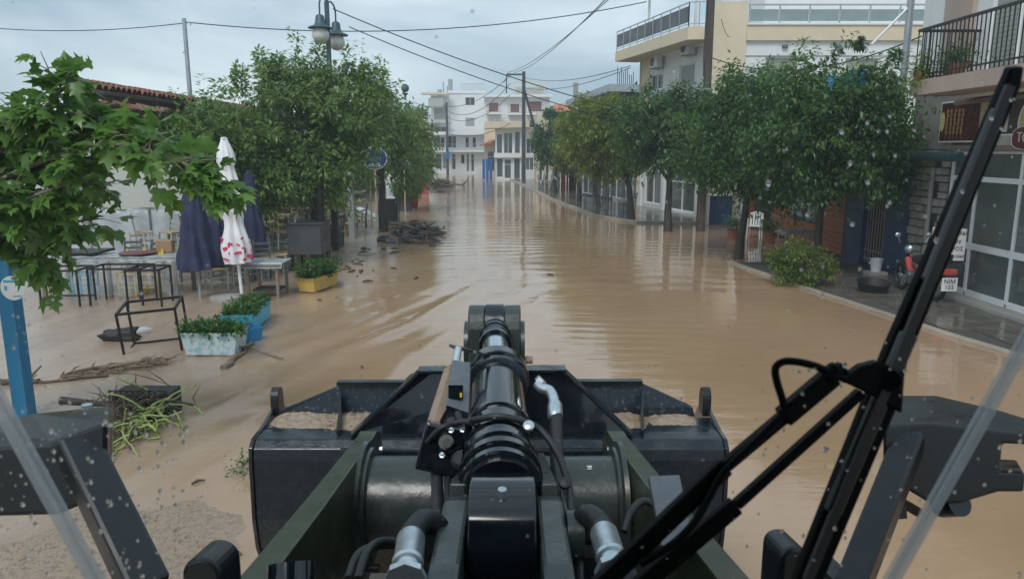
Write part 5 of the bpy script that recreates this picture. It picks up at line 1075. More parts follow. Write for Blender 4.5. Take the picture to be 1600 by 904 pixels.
# ------------------------------------------------------------------ right-hand small things
def pot(u, v, r, h, label, plant=True, grp=None, X=None):
    p = G(u, v); t = thing('flower_pot', label, 'pot', (p.x, p.y, 0), 0, grp); m = MB(); m.lathe((p.x, p.y, 0), [(r*.7, -.05), (r*.95, h*.85), (r*1.08, h*.86), (r*1.08, h), (r*.9, h), (r*.85, h-.05)], 18); m.build('pot', 'terracotta', t, smooth=40)
    if plant:
        n = 50; S0 = np.array([[p.x, p.y, h-.03]]*n)+rng.normal(0, r*.3, (n, 3))*[1, 1, 0]; dr = rng.normal(0, .5, (n, 3)); dr[:, 2] = 1; leaf_object('plant', *twig_leaves(S0, dr, .8*rng.uniform(.4, 1.2, n), 10, .12, rng), 'tri', 'leaf_right', t)
pot(1202, 379, .21, .38, 'terracotta flower pot with a dark plant before the orange boards')
pot(1145, 374, .2, .33, 'terracotta flower pot with a dark plant beside the blue counter')
p = G(1178, 372); t = thing('plastic_chair', 'white plastic garden chair beside the leaning tree trunk', 'chair', (p.x, p.y, 0), -.5)
for x in (-.21, .21):
    m = MB(); m.bar((x, -.2, 0), (x*.95, -.18, .62), .04); m.build('leg', 'white_plastic', t, local=True); m = MB(); m.bar((x, .22, 0), (x*.95, .2, .62), .04); m.build('leg', 'white_plastic', t, local=True)
    m = MB(); m.bar((x*1.05, -.2, .63), (x*1.05, .24, .66), .05, .03); m.build('armrest', 'white_plastic', t, local=True)
m = MB(); m.box((0, 0, .42), (.42, .42, .03)); m.build('seat', 'white_plastic', t, local=True, bevel=.01)
for i in range(5): m = MB(); m.bar((-.16+i*.08, .2, .44), (-.17+i*.085, .30, .84), .05, .015); m.build('back_slat', 'white_plastic', t, local=True)
m = MB(); m.tube([(-.21, .24, .62), (-.2, .30, .82), (0, .31, .88), (.2, .30, .82), (.21, .24, .62)], .022, 6); m.build('back_rim', 'white_plastic', t, local=True, smooth=60)
p = G(1243, 408); t = thing('serving_table', 'small metal table draped with pale film next to the clipped bush', 'table', (p.x, p.y, 0), .05)
for x in (-.42, .42):
    for y in (-.25, .25): m = MB(); m.cyl((x, y, 0), (x, y, .78), .018, n=8); m.build('leg', 'galvanised', t, local=True)
m = MB(); m.box((0, 0, .79), (.95, .62, .025)); m.build('table_top', 'grey_paint', t, local=True); m = MB(); m.box((0, 0, .28), (.86, .52, .02)); m.build('lower_shelf', 'galvanised', t, local=True)
m = MB(); m.sheet(lambda a, b: (-.52+1.04*a, -.36+.72*b, .83+.03*pnoise(Vector((a*9, b*6, 1)))-.06*(abs(a-.5)*2)**8), 30, 16); m.build('film', 'clear_top', t, local=True, smooth=180, thick=.003)
p = G(1374, 430); m = MB(); m.lathe((0, 0, 0), [(.11, 0), (.145, .30), (.15, .31), (.135, .31), (.105, .02)], 18); o = m.build('bucket_pail', 'white_plastic', smooth=40); place(o, (p.x-.1, p.y, .10)); tag(o, 'white plastic bucket before the barred gate', 'bucket')
m = MB(); m.box((0, 0, .05), (.45, .35, .1)); o = m.build('stone_block', 'concrete', bevel=.02); place(o, (p.x-.1, p.y, .0)); tag(o, 'low concrete block under the white bucket', 'block')
p = G(1370, 457); m = MB(); m.lathe((0, 0, 0), [(.26, 0), (.33, .17), (.35, .19), (.31, .19), (.25, .04)], 22, wob=lambda j, i: 1+.03*math.sin(j)); o = m.build('tub', 'rubber', smooth=40); place(o, (p.x-.05, p.y+.1, .03), tilt=(.12, .05)); tag(o, 'black rubber tub lying on the wet pavement', 'tub')
# advertising board and motorbike
t = thing('motorbike', 'red and black motorbike with a number plate parked beside the shop doors', 'motorbike', (8.35, 14.9, .03), 0)
yb, yf, xb = 14.35, 15.65, 8.42
for y, nm in ((yb, 'rear'), (yf, 'front')):
    m = MB(); N_ = 26; m.tube([(xb, y+math.cos(a)*.265, .33+math.sin(a)*.265) for a in [i*2*math.pi/N_ for i in range(N_+1)]], .045, 8, cap=False); w_ = m.build('wheel', 'rubber', t, smooth=60)
    m = MB(); m.cyl((xb-.06, y, .33), (xb+.06, y, .33), .05, n=12)
    for k_ in range(8): a = k_*math.pi/4; m.bar((xb, y, .33), (xb, y+math.cos(a)*.23, .33+math.sin(a)*.23), .014)
    m.build('spokes', 'zinc', w_)
m = MB(); m.tube([(xb, yf, .33), (xb, yf-.12, .75), (xb, yf-.22, 1.02)], .045, 8); m.bar((xb-.30, yf-.27, 1.04), (xb+.30, yf-.27, 1.04), .03); m.build('fork', 'black_steel', t, smooth=40)
m = MB(); m.tube([(xb, yf-.15, .72), (xb, yf-.35, .45), (xb, 15.0, .38), (xb, yb+.25, .55), (xb, yb-.1, .72)], [.07, .09, .10, .11, .09], 8); m.build('frame', 'red_paint', t, smooth=60)
m = MB(); m.tube([(xb, 15.2, .74), (xb, 14.9, .76), (xb, 14.3, .82), (xb, 14.15, .80)], [.08, .13, .13, .06], 10); m.build('seat', 'rubber', t, smooth=60)
m = MB(); m.bb((xb-.13, 14.85, .22), (xb+.13, 15.25, .5)); m.build('engine', 'dark_metal_box', t, bevel=.03)
m = MB(); m.tube([(xb+.15, 15.1, .3), (xb+.16, 14.6, .28), (xb+.17, 14.1, .36)], [.025, .04, .045], 8); m.build('exhaust', 'zinc', t, smooth=60)
m = MB(); m.ball((xb, yf-.2, .92), .11, 10); m.build('headlight', 'zinc', t, smooth=60)
for s_ in (-1, 1): m = MB(); m.tube([(xb+s_*.27, yf-.28, 1.05), (xb+s_*.32, yf-.30, 1.2)], .01, 5); m.ball((xb+s_*.33, yf-.30, 1.23), .065, 8, sq=(1, .3, .8)); m.build('mirror', 'zinc', t, smooth=60)
m = MB(); m.bb((xb-.16, 13.95, .60), (xb+.16, 14.1, .72)); m.build('tail_light', 'red_paint', t, bevel=.03)
m = MB(); m.bb((xb-.15, 13.93, .30), (xb+.15, 13.94, .56)); npl = m.build('number_plate', 'white_plastic', t)
m = MB(); text_mesh('ΝΙΜ', .12, frame((xb, 13.926, .485), (1, 0, 0), (0, 0, 1)), m); text_mesh('155', .12, frame((xb, 13.926, .375), (1, 0, 0), (0, 0, 1)), m); m.build('lettering', 'black_steel', npl)
m = MB(); m.bb((xb-.05, 14.0, .82), (xb+.05, 14.06, 1.0)); m.bb((xb-.24, 14.02, .84), (xb+.24, 14.42, .87)); m.build('rack', 'black_steel', t)
a, b = PY(1472, 398, 14.0), PY(1513, 358, 14.0)
m = MB(); m.bb((a.x, 14.02, .875), (b.x, 14.42, b.z)); bx = m.build('delivery_box', 'white_plastic', t, bevel=.012)
m = MB(); H_ = b.z-.875; xc = (a.x+b.x)/2
for i, (s_, sz) in enumerate((('ΣΟΥΒΛΑΚΙ', .085), ('Βεργ', .11), ('ΓΥΡΟΣ', .11), ('Τηλ. 51044', .085))): text_mesh(s_, sz, frame((xc, 14.014, b.z-H_*(.14+.24*i)), (1, 0, 0), (0, 0, 1)), m)
m.build('lettering', 'maroon', bx)
# people
def skin_person(name, label, joints, edges, rad, parts, loc):
    t = thing(name, label, 'person', loc)
    me = bpy.data.meshes.new('body'); me.from_pydata(joints, edges, []); o = bpy.data.objects.new('body', me); COL.objects.link(o); o.parent = t
    md = o.modifiers.new('skin', 'SKIN'); sv = me.skin_vertices[0].data
    for i, r in enumerate(rad): sv[i].radius = (r, r)
    sv[0].use_root = True; s2 = o.modifiers.new('sub', 'SUBSURF'); s2.levels = 2; s2.render_levels = 2
    dg = bpy.context.evaluated_depsgraph_get(); dg.update(); ev = o.evaluated_get(dg); nm = bpy.data.meshes.new_from_object(ev); o.modifiers.clear(); o.data = nm
    for mt in parts: nm.materials.append(MATS[mt[0]])
    for pl in nm.polygons:
        z = pl.center.z
        for k_, (mt, fn) in enumerate(parts):
            if fn(pl.center): pl.material_index = k_
        pl.use_smooth = True
    return t, o
pm('skin', (.42, .25, .18), .5); pm('shirt', (.52, .52, .50), .8); pm('trousers', (.22, .21, .19), .8)
J = [(0, 0, .95), (0, 0, 1.15), (0, -.03, 1.38), (0, -.05, 1.50), (0, -.07, 1.60), (0, -.075, 1.70), (.19, -.03, 1.42), (.24, -.10, 1.17), (.20, -.26, 1.0), (-.19, -.03, 1.42), (-.25, 0, 1.16), (-.24, -.07, .92), (.10, 0, .90), (.12, -.06, .50), (.12, .02, .09), (.13, -.12, .05), (-.10, 0, .90), (-.12, .04, .50), (-.13, .15, .09), (-.13, .01, .05), (.19, -.32, .96), (-.24, -.1, .84)]
E = [(0, 1), (1, 2), (2, 3), (3, 4), (4, 5), (2, 6), (6, 7), (7, 8), (8, 20), (2, 9), (9, 10), (10, 11), (11, 21), (0, 12), (12, 13), (13, 14), (14, 15), (0, 16), (16, 17), (17, 18), (18, 19)]
Rr = [.14, .14, .15, .06, .095, .085, .075, .052, .04, .075, .052, .04, .09, .065, .045, .04, .09, .065, .045, .04, .04, .04]
pp = G(861.5, 305, .07); t, bdy = skin_person('person', 'person in a pale shirt and cap walking past the tree trunk on the pavement', J, E, Rr, [('trousers', lambda c: True), ('shirt', lambda c: c.z > .95), ('skin', lambda c: c.z > 1.47 or (abs(c.x) > .17 and c.z < 1.06 and c.z > .8))], (pp.x, pp.y, .07))
t.rotation_euler = (0, 0, R(70)); m = MB(); m.lathe((0, -.075, 1.70), [(.105, 0), (.105, .05), (.07, .10), (.02, .115)], 14); m.box((0, -.19, 1.705), (.16, .12, .015)); m.build('cap', 'white_cloth', t, local=True, smooth=50)
# café chairs and railing on the far pavement
ch = make_chair('chair_dark', 'chair_dark', 'cafe_chair')
for i, (u, v) in enumerate([(828, 292), (834, 293), (840, 294), (846, 295), (851, 297), (926, 318), (918, 314), (950, 330), (960, 334), (912, 312)]):
    p = G(u, v, .07); o = ch if i == 0 else copy_tree(ch); place(o, (p.x+.9, p.y+1.0, .07), random.uniform(-3, 3), 'dark cafe chair on the far wet pavement' if i < 5 else 'dark cafe chair under the yellow green street trees', 'cafe chairs by the bracket pole' if i < 5 else 'cafe chairs under the street trees')
o = make_table('white_paint', 'white_paint', 'cafe_table', .9, .6, .7); p = G(960, 338, .07); place(o, (p.x+.5, p.y+.6, .07), .2, 'white topped cafe table behind the crooked tree trunk')
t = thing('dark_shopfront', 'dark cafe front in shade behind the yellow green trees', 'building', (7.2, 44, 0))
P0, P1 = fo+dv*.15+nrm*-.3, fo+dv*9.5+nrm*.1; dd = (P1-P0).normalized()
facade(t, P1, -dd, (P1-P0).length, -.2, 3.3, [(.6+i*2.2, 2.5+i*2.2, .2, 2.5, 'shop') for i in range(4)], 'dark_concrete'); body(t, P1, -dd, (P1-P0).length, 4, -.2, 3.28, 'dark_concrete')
# ------------------------------------------------------------------ debris
def stick(u0, v0, u1, v1, r, label, mat='driftwood', z0=.03, z1=.03, cat='branch', bends=5):
    a, b = G(u0, v0), G(u1, v1); a.z, b.z = z0, z1; m = MB(); n = bends+1; pts = [a.lerp(b, i/n)+Vector((random.gauss(0, r*.8), random.gauss(0, r*.8), random.gauss(0, r*.3))) for i in range(n+1)]
    m.tube(pts, [r*(1-.4*i/n)*random.uniform(.9, 1.1) for i in range(n+1)], 7)
    for k_ in range(3):
        p = pts[random.randrange(1, n)]; m.tube([p, p+Vector((random.gauss(0, 3*r), random.gauss(0, 3*r), abs(random.gauss(0, 2*r))))], [r*.4, r*.2], 5)
    o = m.build('branch', mat, smooth=60); tag(o, label, cat); return o
stick(350, 580, 392, 540, .05, 'short pale log lying beside the white planter', cat='log'); stick(372, 543, 440, 563, .016, 'thin straight stick lying out from the white planter', z0=.08)
stick(20, 603, 170, 588, .03, 'long thin dark branch lying on the mud', 'twig'); stick(0, 597, 60, 600, .05, 'short stump half sunk at the blue post', 'twig')
t = thing('palm_debris', 'torn brown branch with ragged bark lying on the mud', 'debris', (*G(190, 583).xy, 0)); a, b = G(95, 590), G(262, 566); m = MB()
for i in range(110):
    f = random.random(); p = a.lerp(b, f)+Vector((0, random.gauss(0, .12*(1-abs(f-.5))), .02)); q = p+Vector((random.gauss(.15, .12), random.gauss(.03, .08), random.gauss(.03, .03))); m.tube([p, p.lerp(q, .5)+Vector((0, 0, .02)), q], [.006, .012, .004], 5)
m.tube([a+Vector((0, 0, .03)), a.lerp(b, .4)+Vector((0, .05, .05)), a.lerp(b, .8)+Vector((0, .04, .05)), b+Vector((0, 0, .03))], [.02, .035, .035, .02], 6); m.build('bark_strips', 'driftwood', t, smooth=60)
p = G(184, 533); m = MB(); m.ball((0, 0, .02), .30, 20, sq=(1, .42, .46), rough=.6, seed=4); o = m.build('rubbish_bag', 'rubber', smooth=180); place(o, (p.x, p.y+.08, .05), .15); tag(o, 'crumpled black rubbish bag lying in the mud', 'bag')
p = G(222, 520); m = MB(); m.lathe((0, 0, 0), [(.05, -.15), (.055, -.13), (.055, .05), (.02, .12), (.018, .15)], 14, axis=(1, .3, .1)); o = m.build('plastic_bottle', 'clear_top', smooth=50); o.location = (p.x, p.y, .05); tag(o, 'clear plastic bottle lying beside the black rubbish bag', 'bottle')
for i, (u, v, s_) in enumerate([(640, 590, .05), (565, 575, .03), (650, 435, .07), (545, 420, .08), (575, 440, .06), (500, 470, .04), (860, 430, .05), (690, 300, .15), (365, 865, .04), (310, 755, .03), (565, 425, .09)]):
    p = G(u, v); m = MB(); m.tube([(-s_*2, 0, 0), (0, s_*.3, .01), (s_*2, -s_*.2, 0)], [s_*.3, s_*.45, s_*.2], 6); o = m.build('driftwood', 'twig', smooth=60); place(o, (p.x, p.y, .02), random.uniform(-2, 2)); tag(o, 'small dark piece of driftwood afloat on the muddy water', 'driftwood', 'driftwood scraps on the water')
for i in range(26):
    u, v = random.uniform(470, 620), random.uniform(385, 440); p = G(u, v); s_ = random.uniform(.03, .09); m = MB(); m.tube([(-s_*2, 0, 0), (0, s_*.3, .01), (s_*2, -s_*.2, 0)], [s_*.25, s_*.4, s_*.2], 5); o = m.build('driftwood', 'twig', smooth=60); place(o, (p.x, p.y, .015), random.uniform(-2, 2)); tag(o, 'small dark piece of driftwood afloat on the muddy water', 'driftwood', 'driftwood scraps on the water')
# big heap in the street
c = G(645, 372); t = thing('debris_heap', 'tangled heap of dark branches and broken timber stranded in the street', 'debris', (c.x, c.y, 0))
for k_, (mt, n) in enumerate((('wet_bark', 120), ('driftwood', 20))):
    m = MB()
    for i in range(n):
        x, y = random.gauss(0, .42), random.gauss(.5, 1.0); h = max(.02, .55*math.exp(-(x*x*1.5+(y-.5)**2*.5))*random.random()); p = Vector((c.x+x, c.y+y, h)); d = Vector((random.gauss(0, 1), random.gauss(0, 1), random.gauss(0, .22))).normalized()*random.uniform(.15, .5)
        m.tube([p-d, p+Vector((random.gauss(0, .05), 0, .04)), p+d], [.012, random.uniform(.02, .05), .012], 5)
    m.build({'wet_bark': 'branches', 'driftwood': 'broken_timber'}[mt], mt, t, smooth=60)['kind'] = 'stuff'
for i in range(40):
    x, y = random.gauss(0, .42), random.gauss(.5, .9); m = MB(); m.ball((c.x+x, c.y+y, .05+.3*math.exp(-x*x*2-(y-.5)**2)*random.random()), random.uniform(.08, .2), 9, sq=(1.2, .8, .6), rough=.9, seed=i); m.build('dark_rubbish', random.choice(['rubber', 'dark_metal_box', 'wet_bark']), t, smooth=60)
m = MB(); m.box((0, 0, 0), (1.3, .5, .05)); o = m.build('door_panel', 'dark_metal_box', bevel=.01); p = G(625, 345); place(o, (c.x-.25, c.y+.7, .40), .3, tilt=(.08, .10)); tag(o, 'flat dark panel lying on top of the debris heap', 'panel')
p = G(643, 366); m = MB(); m.ball((0, 0, 0), .11, 12); o = m.build('buoy', 'orange_tile', smooth=180); place(o, (p.x, p.y, .25)); tag(o, 'orange ball in the debris heap', 'ball')
c = G(690, 292); t = thing('debris_heap', 'far small heap of dark branches at the street edge', 'debris', (c.x, c.y, 0)); m = MB()
for i in range(46):
    p = Vector((c.x+random.gauss(-.3, .7), c.y+random.gauss(0, 1.2), random.uniform(.02, .5))); d = Vector((random.gauss(0, 1), random.gauss(0, 1), random.gauss(0, .3))).normalized()*random.uniform(.4, 1.); m.tube([p-d, p, p+d], [.02, .07, .02], 5)
m.build('branches', 'twig', t, smooth=60)['kind'] = 'stuff'
a, b = G(563, 345), G(584, 352); t = thing('fallen_bench', 'overturned pale blue bench plank propped before the metal screen', 'bench', (a.x, a.y, 0)); m = MB(); m.bar((a.x-.1, a.y, .55), (b.x+.35, b.y, .22), .34, .05); m.build('seat', 'worn_white_paint', t); m = MB(); m.bar((a.x+.1, a.y, .45), (a.x+.05, a.y+.1, 0), .05); m.bar((b.x+.2, b.y, .25), (b.x+.2, b.y+.2, 0), .05); m.build('leg', 'old_wood', t)
p = G(574, 397); t = thing('parasol_stand', 'thin pale pole on a round concrete foot in the mud', 'stand', (p.x, p.y, 0)); m = MB(); m.cyl((p.x, p.y, 0), (p.x-.08, p.y, .75), .018, n=8); m.build('pole', 'pale_wood', t, smooth=40); m = MB(); m.lathe((p.x, p.y, 0), [(.27, -.03), (.25, .02), (.06, .05)], 18); m.build('foot', 'kerb_stone', t, smooth=40)
# roots, crate and vines beside the left light box
c = G(212, 672); t = thing('uprooted_debris', 'dark crate tangled with roots and pale green vine stems', 'debris', (c.x, c.y, 0))
m = MB(); X0, Y0 = c.x-.12, c.y+.30
for i in range(11): m.bar((X0-.32+i*.064, Y0, .0), (X0-.32+i*.064, Y0+.05, .34), .016)
for i in range(6): m.bar((X0-.32, Y0+.008*i, .03+i*.06), (X0+.32, Y0+.008*i, .03+i*.06), .016)
m.bb((X0-.32, Y0+.08, .0), (X0+.32, Y0+.4, .28)); m.build('crate', 'rubber', t)
m = MB()
for i in range(260):
    p = Vector((c.x+random.gauss(-.12, .17), c.y+random.gauss(-.02, .30), .02+.36*random.random()**1.4)); d = Vector((random.gauss(0, 1), random.gauss(0, 1), random.gauss(0, .8))).normalized()*random.uniform(.06, .28); m.tube([p-d, p+Vector((random.gauss(0, .05), random.gauss(0, .05), .03)), p+d], [.002, random.uniform(.004, .010), .002], 4)
m.build('roots', 'twig', t, smooth=60)['kind'] = 'stuff'
m = MB()
for i in range(60):
    p = Vector((c.x+random.gauss(.14, .10), c.y-.10+random.gauss(0, .26), .03+random.random()*.26)); pts = [p]; d = Vector((random.gauss(-.2, .7), random.gauss(-.5, 1), random.gauss(-.1, .3))).normalized()
    for k_ in range(8): d = (d+Vector((random.gauss(0, .28), random.gauss(0, .28), random.gauss(-.05, .2)))).normalized(); q_ = pts[-1]+d*.055; q_.z = max(.02, q_.z); pts.append(q_)
    m.tube(pts, random.uniform(.006, .012), 5)
m.build('vine_stems', 'vine', t, smooth=60)['kind'] = 'stuff'
m = MB(); a, b = G(150, 632), G(300, 632); a.z = b.z = .3; m.tube([PY(95, 625, c.y+.5), PY(150, 630, c.y+.5), PY(215, 628, c.y+.4), PY(258, 618, c.y+.4)], [.05, .035, .035, .06], 7); m.tube([PY(240, 622, c.y+.35), PY(302, 632, c.y+.3)], [.03, .014], 6); m.tube([PY(250, 620, c.y+.35), PY(253, 650, c.y+.3)], [.025, .02], 6); m.build('bough', 'wet_bark', t, smooth=60)
p = G(388, 738); t = thing('weed_tuft', 'small green weed tuft sticking out of the mud beside the bucket', 'plant', (p.x, p.y, 0)); n = 34; S0 = np.array([[p.x, p.y, .0]]*n)+rng.normal(0, .05, (n, 3))*[1, 1, 0]; dr = rng.normal(0, .6, (n, 3)); dr[:, 2] = 1; leaf_object('leaves', *twig_leaves(S0, dr, .2*rng.uniform(.4, 1.2, n), 9, .045, rng), 'tri', 'leaf_planter', t)
# ------------------------------------------------------------------ wheel loader (the camera stands in its cab)
LD = thing('wheel_loader', 'dark olive wheel loader with a black bucket raised over the flood, seen from its cab', 'wheel loader', (0, 0, 0))
def ax_(y): return .005-.03*y
def lp(m, name, mat, parent=LD, smooth=False, bevel=0., **k): return m.build(name, mat, parent, smooth=smooth, bevel=bevel, **k)
# running gear and body below the cab
m = MB(); m.bb((-.45, -2.6, .75), (.42, 3.0, 1.22)); lp(m, 'chassis', 'loader_dark', bevel=.02)
m = MB(); m.bb((-.85, -3.0, 1.0), (.85, -.9, 1.75)); lp(m, 'engine_hood', 'loader_green', bevel=.05)
m = MB(); m.bb((-.75, -.85, 1.25), (.75, .72, 1.5)); lp(m, 'cab_floor', 'loader_dark', bevel=.02)
m = MB(); m.bb((-.75, .725, 1.25), (.75, .78, 2.2)); lp(m, 'cab_front_panel', 'loader_dark', bevel=.01)
for x in (-1.02, 1.02):
    for y in (1.35, -1.7):
        m = MB(); m.lathe((x-.22, y, .60), [(.36, 0), (.58, .02), (.64, .07), (.65, .22), (.64, .37), (.58, .42), (.36, .44)], 36, axis=(1, 0, 0)); w = lp(m, 'wheel', 'rubber', smooth=40)
        m = MB(); m.lathe((x-.23, y, .60), [(.1, 0), (.34, .01), (.36, .1), (.36, .36), (.34, .45), (.1, .46)], 24, axis=(1, 0, 0)); m.build('rim', 'loader_green', w, smooth=40)
    m = MB(); m.cyl((0, 1.35, .6), (x, 1.35, .6), .12, n=12); m.cyl((0, -1.7, .6), (x, -1.7, .6), .12, n=12); lp(m, 'axle', 'loader_dark', smooth=40)
# unseen cab shell behind and above the driver, added to block sky reflections
m = MB(); m.bb((-.82, -1.05, 3.55), (.82, .72, 3.68)); lp(m, 'cab_roof', 'loader_dark', bevel=.03)
m = MB(); m.bb((-.80, -1.04, 1.5), (.80, -.98, 3.55)); lp(m, 'cab_rear_wall', 'loader_dark', bevel=.01)
for s_ in (-1, 1):
    m = MB(); m.bb((s_*.80-.02, -.975, 1.5), (s_*.80+.02, .70, 2.15)); lp(m, 'cab_door', 'loader_dark', bevel=.01)
    m = MB(); m.bb((s_*.80-.03, -.97, 2.152), (s_*.80+.03, -.55, 3.549)); lp(m, 'cab_pillar', 'loader_dark', bevel=.01)
m = MB(); m.bb((-.26, -.70, 1.5), (.26, -.18, 1.95)); m.bb((-.25, -.80, 1.9), (.25, -.68, 2.75)); lp(m, 'driver_seat', 'rubber', bevel=.04)
# --- bucket
by = 3.72; bx0 = -1.425+.0; bx1 = 1.175
prof = [(4.145, 1.435), (3.90, 1.445), (3.80, 1.44), (3.755, 1.40), (3.745, 1.34), (3.735, 1.0), (3.76, .82), (3.88, .6), (4.15, .42), (4.6, .34), (5.15, .30)]
inn = [(5.15, .315), (4.6, .36), (4.17, .445), (3.91, .62), (3.795, .83), (3.77, 1.0), (3.78, 1.33), (3.80, 1.39), (3.90, 1.415), (4.145, 1.405)]
m = MB(); m.prism([(bx0+.02, y, z) for y, z in prof+inn], (bx1-bx0-.04, 0, 0)); BK = lp(m, 'bucket', 'loader_navy', bevel=.006)
for x in (bx0, bx1-.022):
    m = MB(); m.prism([(x, y, z) for y, z in [(4.20, 1.50), (3.90, 1.452), (3.79, 1.447), (3.745, 1.41), (3.733, 1.34), (3.722, 1.0), (3.748, .82), (3.86, .58), (4.15, .40), (4.6, .32), (5.2, .28), (5.2, .40), (4.75, 1.0), (4.35, 1.44)]], (.022, 0, 0)); m.build('side_plate', 'loader_black', BK, bevel=.004)
gx = lambda u, v=620: D(u, v, 4.34).x
m = MB(); m.prism([(gx(428), 4.15, 1.437), (gx(432), 4.15, 1.47), (gx(532), 4.19, 1.625), (gx(1002), 4.19, 1.635), (gx(1083), 4.15, 1.50), (gx(1088), 4.15, 1.437)], (0, .02, 0)); SG = m.build('spill_guard', 'bucket_dusty', BK, bevel=.003)
m = MB(); m.bar((gx(526), 4.18, 1.638), (gx(1004), 4.18, 1.645), .05, .022); m.build('guard_rim', 'loader_dark', BK)
for u in (529, 1003):
    x = gx(u); s_ = -.06 if u < 700 else .06; m = MB(); m.prism([(x, 4.148, 1.60), (x-s_*.2, 4.148, 1.45), (x-s_*.9, 3.84, 1.452), (x-s_*.9, 3.84, 1.475), (x-s_*.5, 4.0, 1.53)], (.016, 0, 0)); m.build('gusset', 'loader_dark', BK)
for x in (bx0-.005, bx1-.045): m = MB(); m.prism([(x, 4.20+math.cos(a)*.05, 1.545+math.sin(a)*.06) for a in [i*math.pi/8 for i in range(9)]]+[(x, 4.15, 1.44), (x, 4.25, 1.44)], (.05, 0, 0)); m.build('lifting_lug', 'loader_dark', BK, bevel=.004)
# silt caught on the ledge
def silt_patch(x0, x1, y0, y1, hh, seed):
    def z(a, b):
        e = min(1, 5*a, 5*(1-a), 2.2*b); w = .5+.5*pnoise(Vector((a*(x1-x0)*7, b*2.2, seed)))+.25*pnoise(Vector((a*(x1-x0)*30, b*9, seed)))
        return 1.4375+hh*e*(.35+.65*b)*1.15*w+.004*pnoise(Vector((a*(x1-x0)*80, b*25, seed)))
    m = MB(); m.sheet(lambda a, b: (x0+(x1-x0)*a, y0+(y1-y0)*b, z(a, b)), 70, 26); m.build('silt', 'wet_mud_dirt', BK, smooth=180)
silt_patch(gx(500), gx(690), 3.86, 4.147, .065, 1); silt_patch(gx(425), gx(530), 3.92, 4.147, .045, 2); silt_patch(gx(880), gx(1012), 3.90, 4.147, .04, 3); silt_patch(gx(1010), gx(1085), 3.98, 4.147, .03, 4)
m = MB()
for i in range(260):
    x = random.uniform(gx(520), gx(680)); y = random.uniform(3.95, 4.14); r = random.uniform(.003, .008); m.ball((x, y, 1.455+.02*(y-3.95)/.2), r, 5, rough=.3, seed=i)
m.build('grit', 'gravel', BK)['kind'] = 'stuff'
# centre guard of the linkage
cx = ax_(3.9); m = MB(); yg = 3.84
m.prism([(cx-.77, yg, 1.45), (cx-.42, yg+.10, 1.775), (cx-.30, yg+.12, 1.80), (cx+.30, yg+.12, 1.80), (cx+.40, yg+.10, 1.785), (cx+.76, yg, 1.45)], (0, .025, 0)); lp(m, 'linkage_guard', 'loader_black', BK, bevel=.004)
for s_ in (-1, 1): m = MB(); a, b = Vector((cx+s_*.775, yg, 1.452)), Vector((cx+s_*.40, yg+.10, 1.79)); m.bar(a, b, .012, .10, up=(0, 1, 0)); m.build('guard_flange', 'loader_navy', BK)
m = MB(); m.bar((cx-.41, yg+.10, 1.793), (cx+.41, yg+.10, 1.80), .10, .012); m.build('guard_flange', 'loader_navy', BK)
m = MB(); m.bb((bx0+.5, 3.70, 1.34), (bx1-.5, 3.742, 1.42)); m.build('stiffener', 'loader_navy', BK, bevel=.01)
m = MB(); m.bb((cx-.62, 3.66, 1.30), (cx-.58, 3.72, 1.36)); q = D(817, 523, 4.0)
# white sticker on the bucket back
a, b = PY(1109, 732, 3.73), PY(1117, 757, 3.73); m = MB(); m.bb((a.x, 3.728, b.z), (b.x, 3.732, a.z)); m.build('sticker', 'white_plastic', BK)
# --- lift arms
def arm_profile():
    top = [(3.62, 1.42), (3.63, 1.50), (3.58, 1.575), (3.48, 1.615), (3.38, 1.625), (2.4, 1.79), (1.5, 1.955), (.95, 2.03)]
    bot = [(.95, 1.5), (1.6, 1.38), (2.4, 1.22), (3.0, 1.05), (3.5, 1.0), (3.62, 1.1)]
    return top+bot
for s_ in (-1, 1):
    m = MB(); th = .085; pr_ = arm_profile(); xo = .575 if s_ > 0 else -.575-th
    vs = [(ax_(y)+xo, y, z) for y, z in pr_]+[(ax_(y)+xo+th, y, z) for y, z in pr_]; n = len(pr_)
    m.add(vs, [tuple(reversed(range(n))), tuple(range(n, 2*n))]+[(i, (i+1) % n, n+(i+1) % n, n+i) for i in range(n)]); A_ = lp(m, 'lift_arm', 'loader_green', bevel=.006)
    xi = ax_(3.0)+s_*.575; m = MB(); m.lathe((xi-s_*.001, 3.05, 1.46), [(.265, 0), (.26, .02), (.235, .028), (.23, .04), (.2, .045)], 32, axis=(-s_, 0, 0)); m.build('tube_flange', 'loader_greygreen', A_, smooth=30)
    m = MB(); m.cyl((xi-s_*.0, 2.93, 1.20), (xi-s_*.08, 2.93, 1.20), .02, n=12); m.build('pin', 'loader_greygreen', A_, smooth=40)
    for y, z in ((3.45, 1.53), (2.7, 1.3)): q = MB(); q.cyl((xi, y, z), (xi-s_*.015, y, z), .016, n=6); q.build('bolt', 'zinc', A_)
    # lift cylinder and pivot pins lower down, inside the arm
    m = MB(); m.cyl((xi-s_*.12, 1.3, .95), (xi-s_*.12, 2.3, 1.05), .06, n=16); lp(m, 'lift_cylinder', 'loader_black', smooth=40)
m = MB(); xl, xr = ax_(3.05)-.575, ax_(3.05)+.575; m.cyl((xl, 3.05, 1.46), (xr, 3.05, 1.46), .195, n=40); TB = lp(m, 'cross_tube', 'loader_greygreen', smooth=40)
for du, dv_ in ((0, 0), (7, 16)): p = D(921+du, 730+dv_, 3.18); q = MB(); q.box(p, (.02, .01, .014)); q.build('paint_mark', 'white_paint', TB)
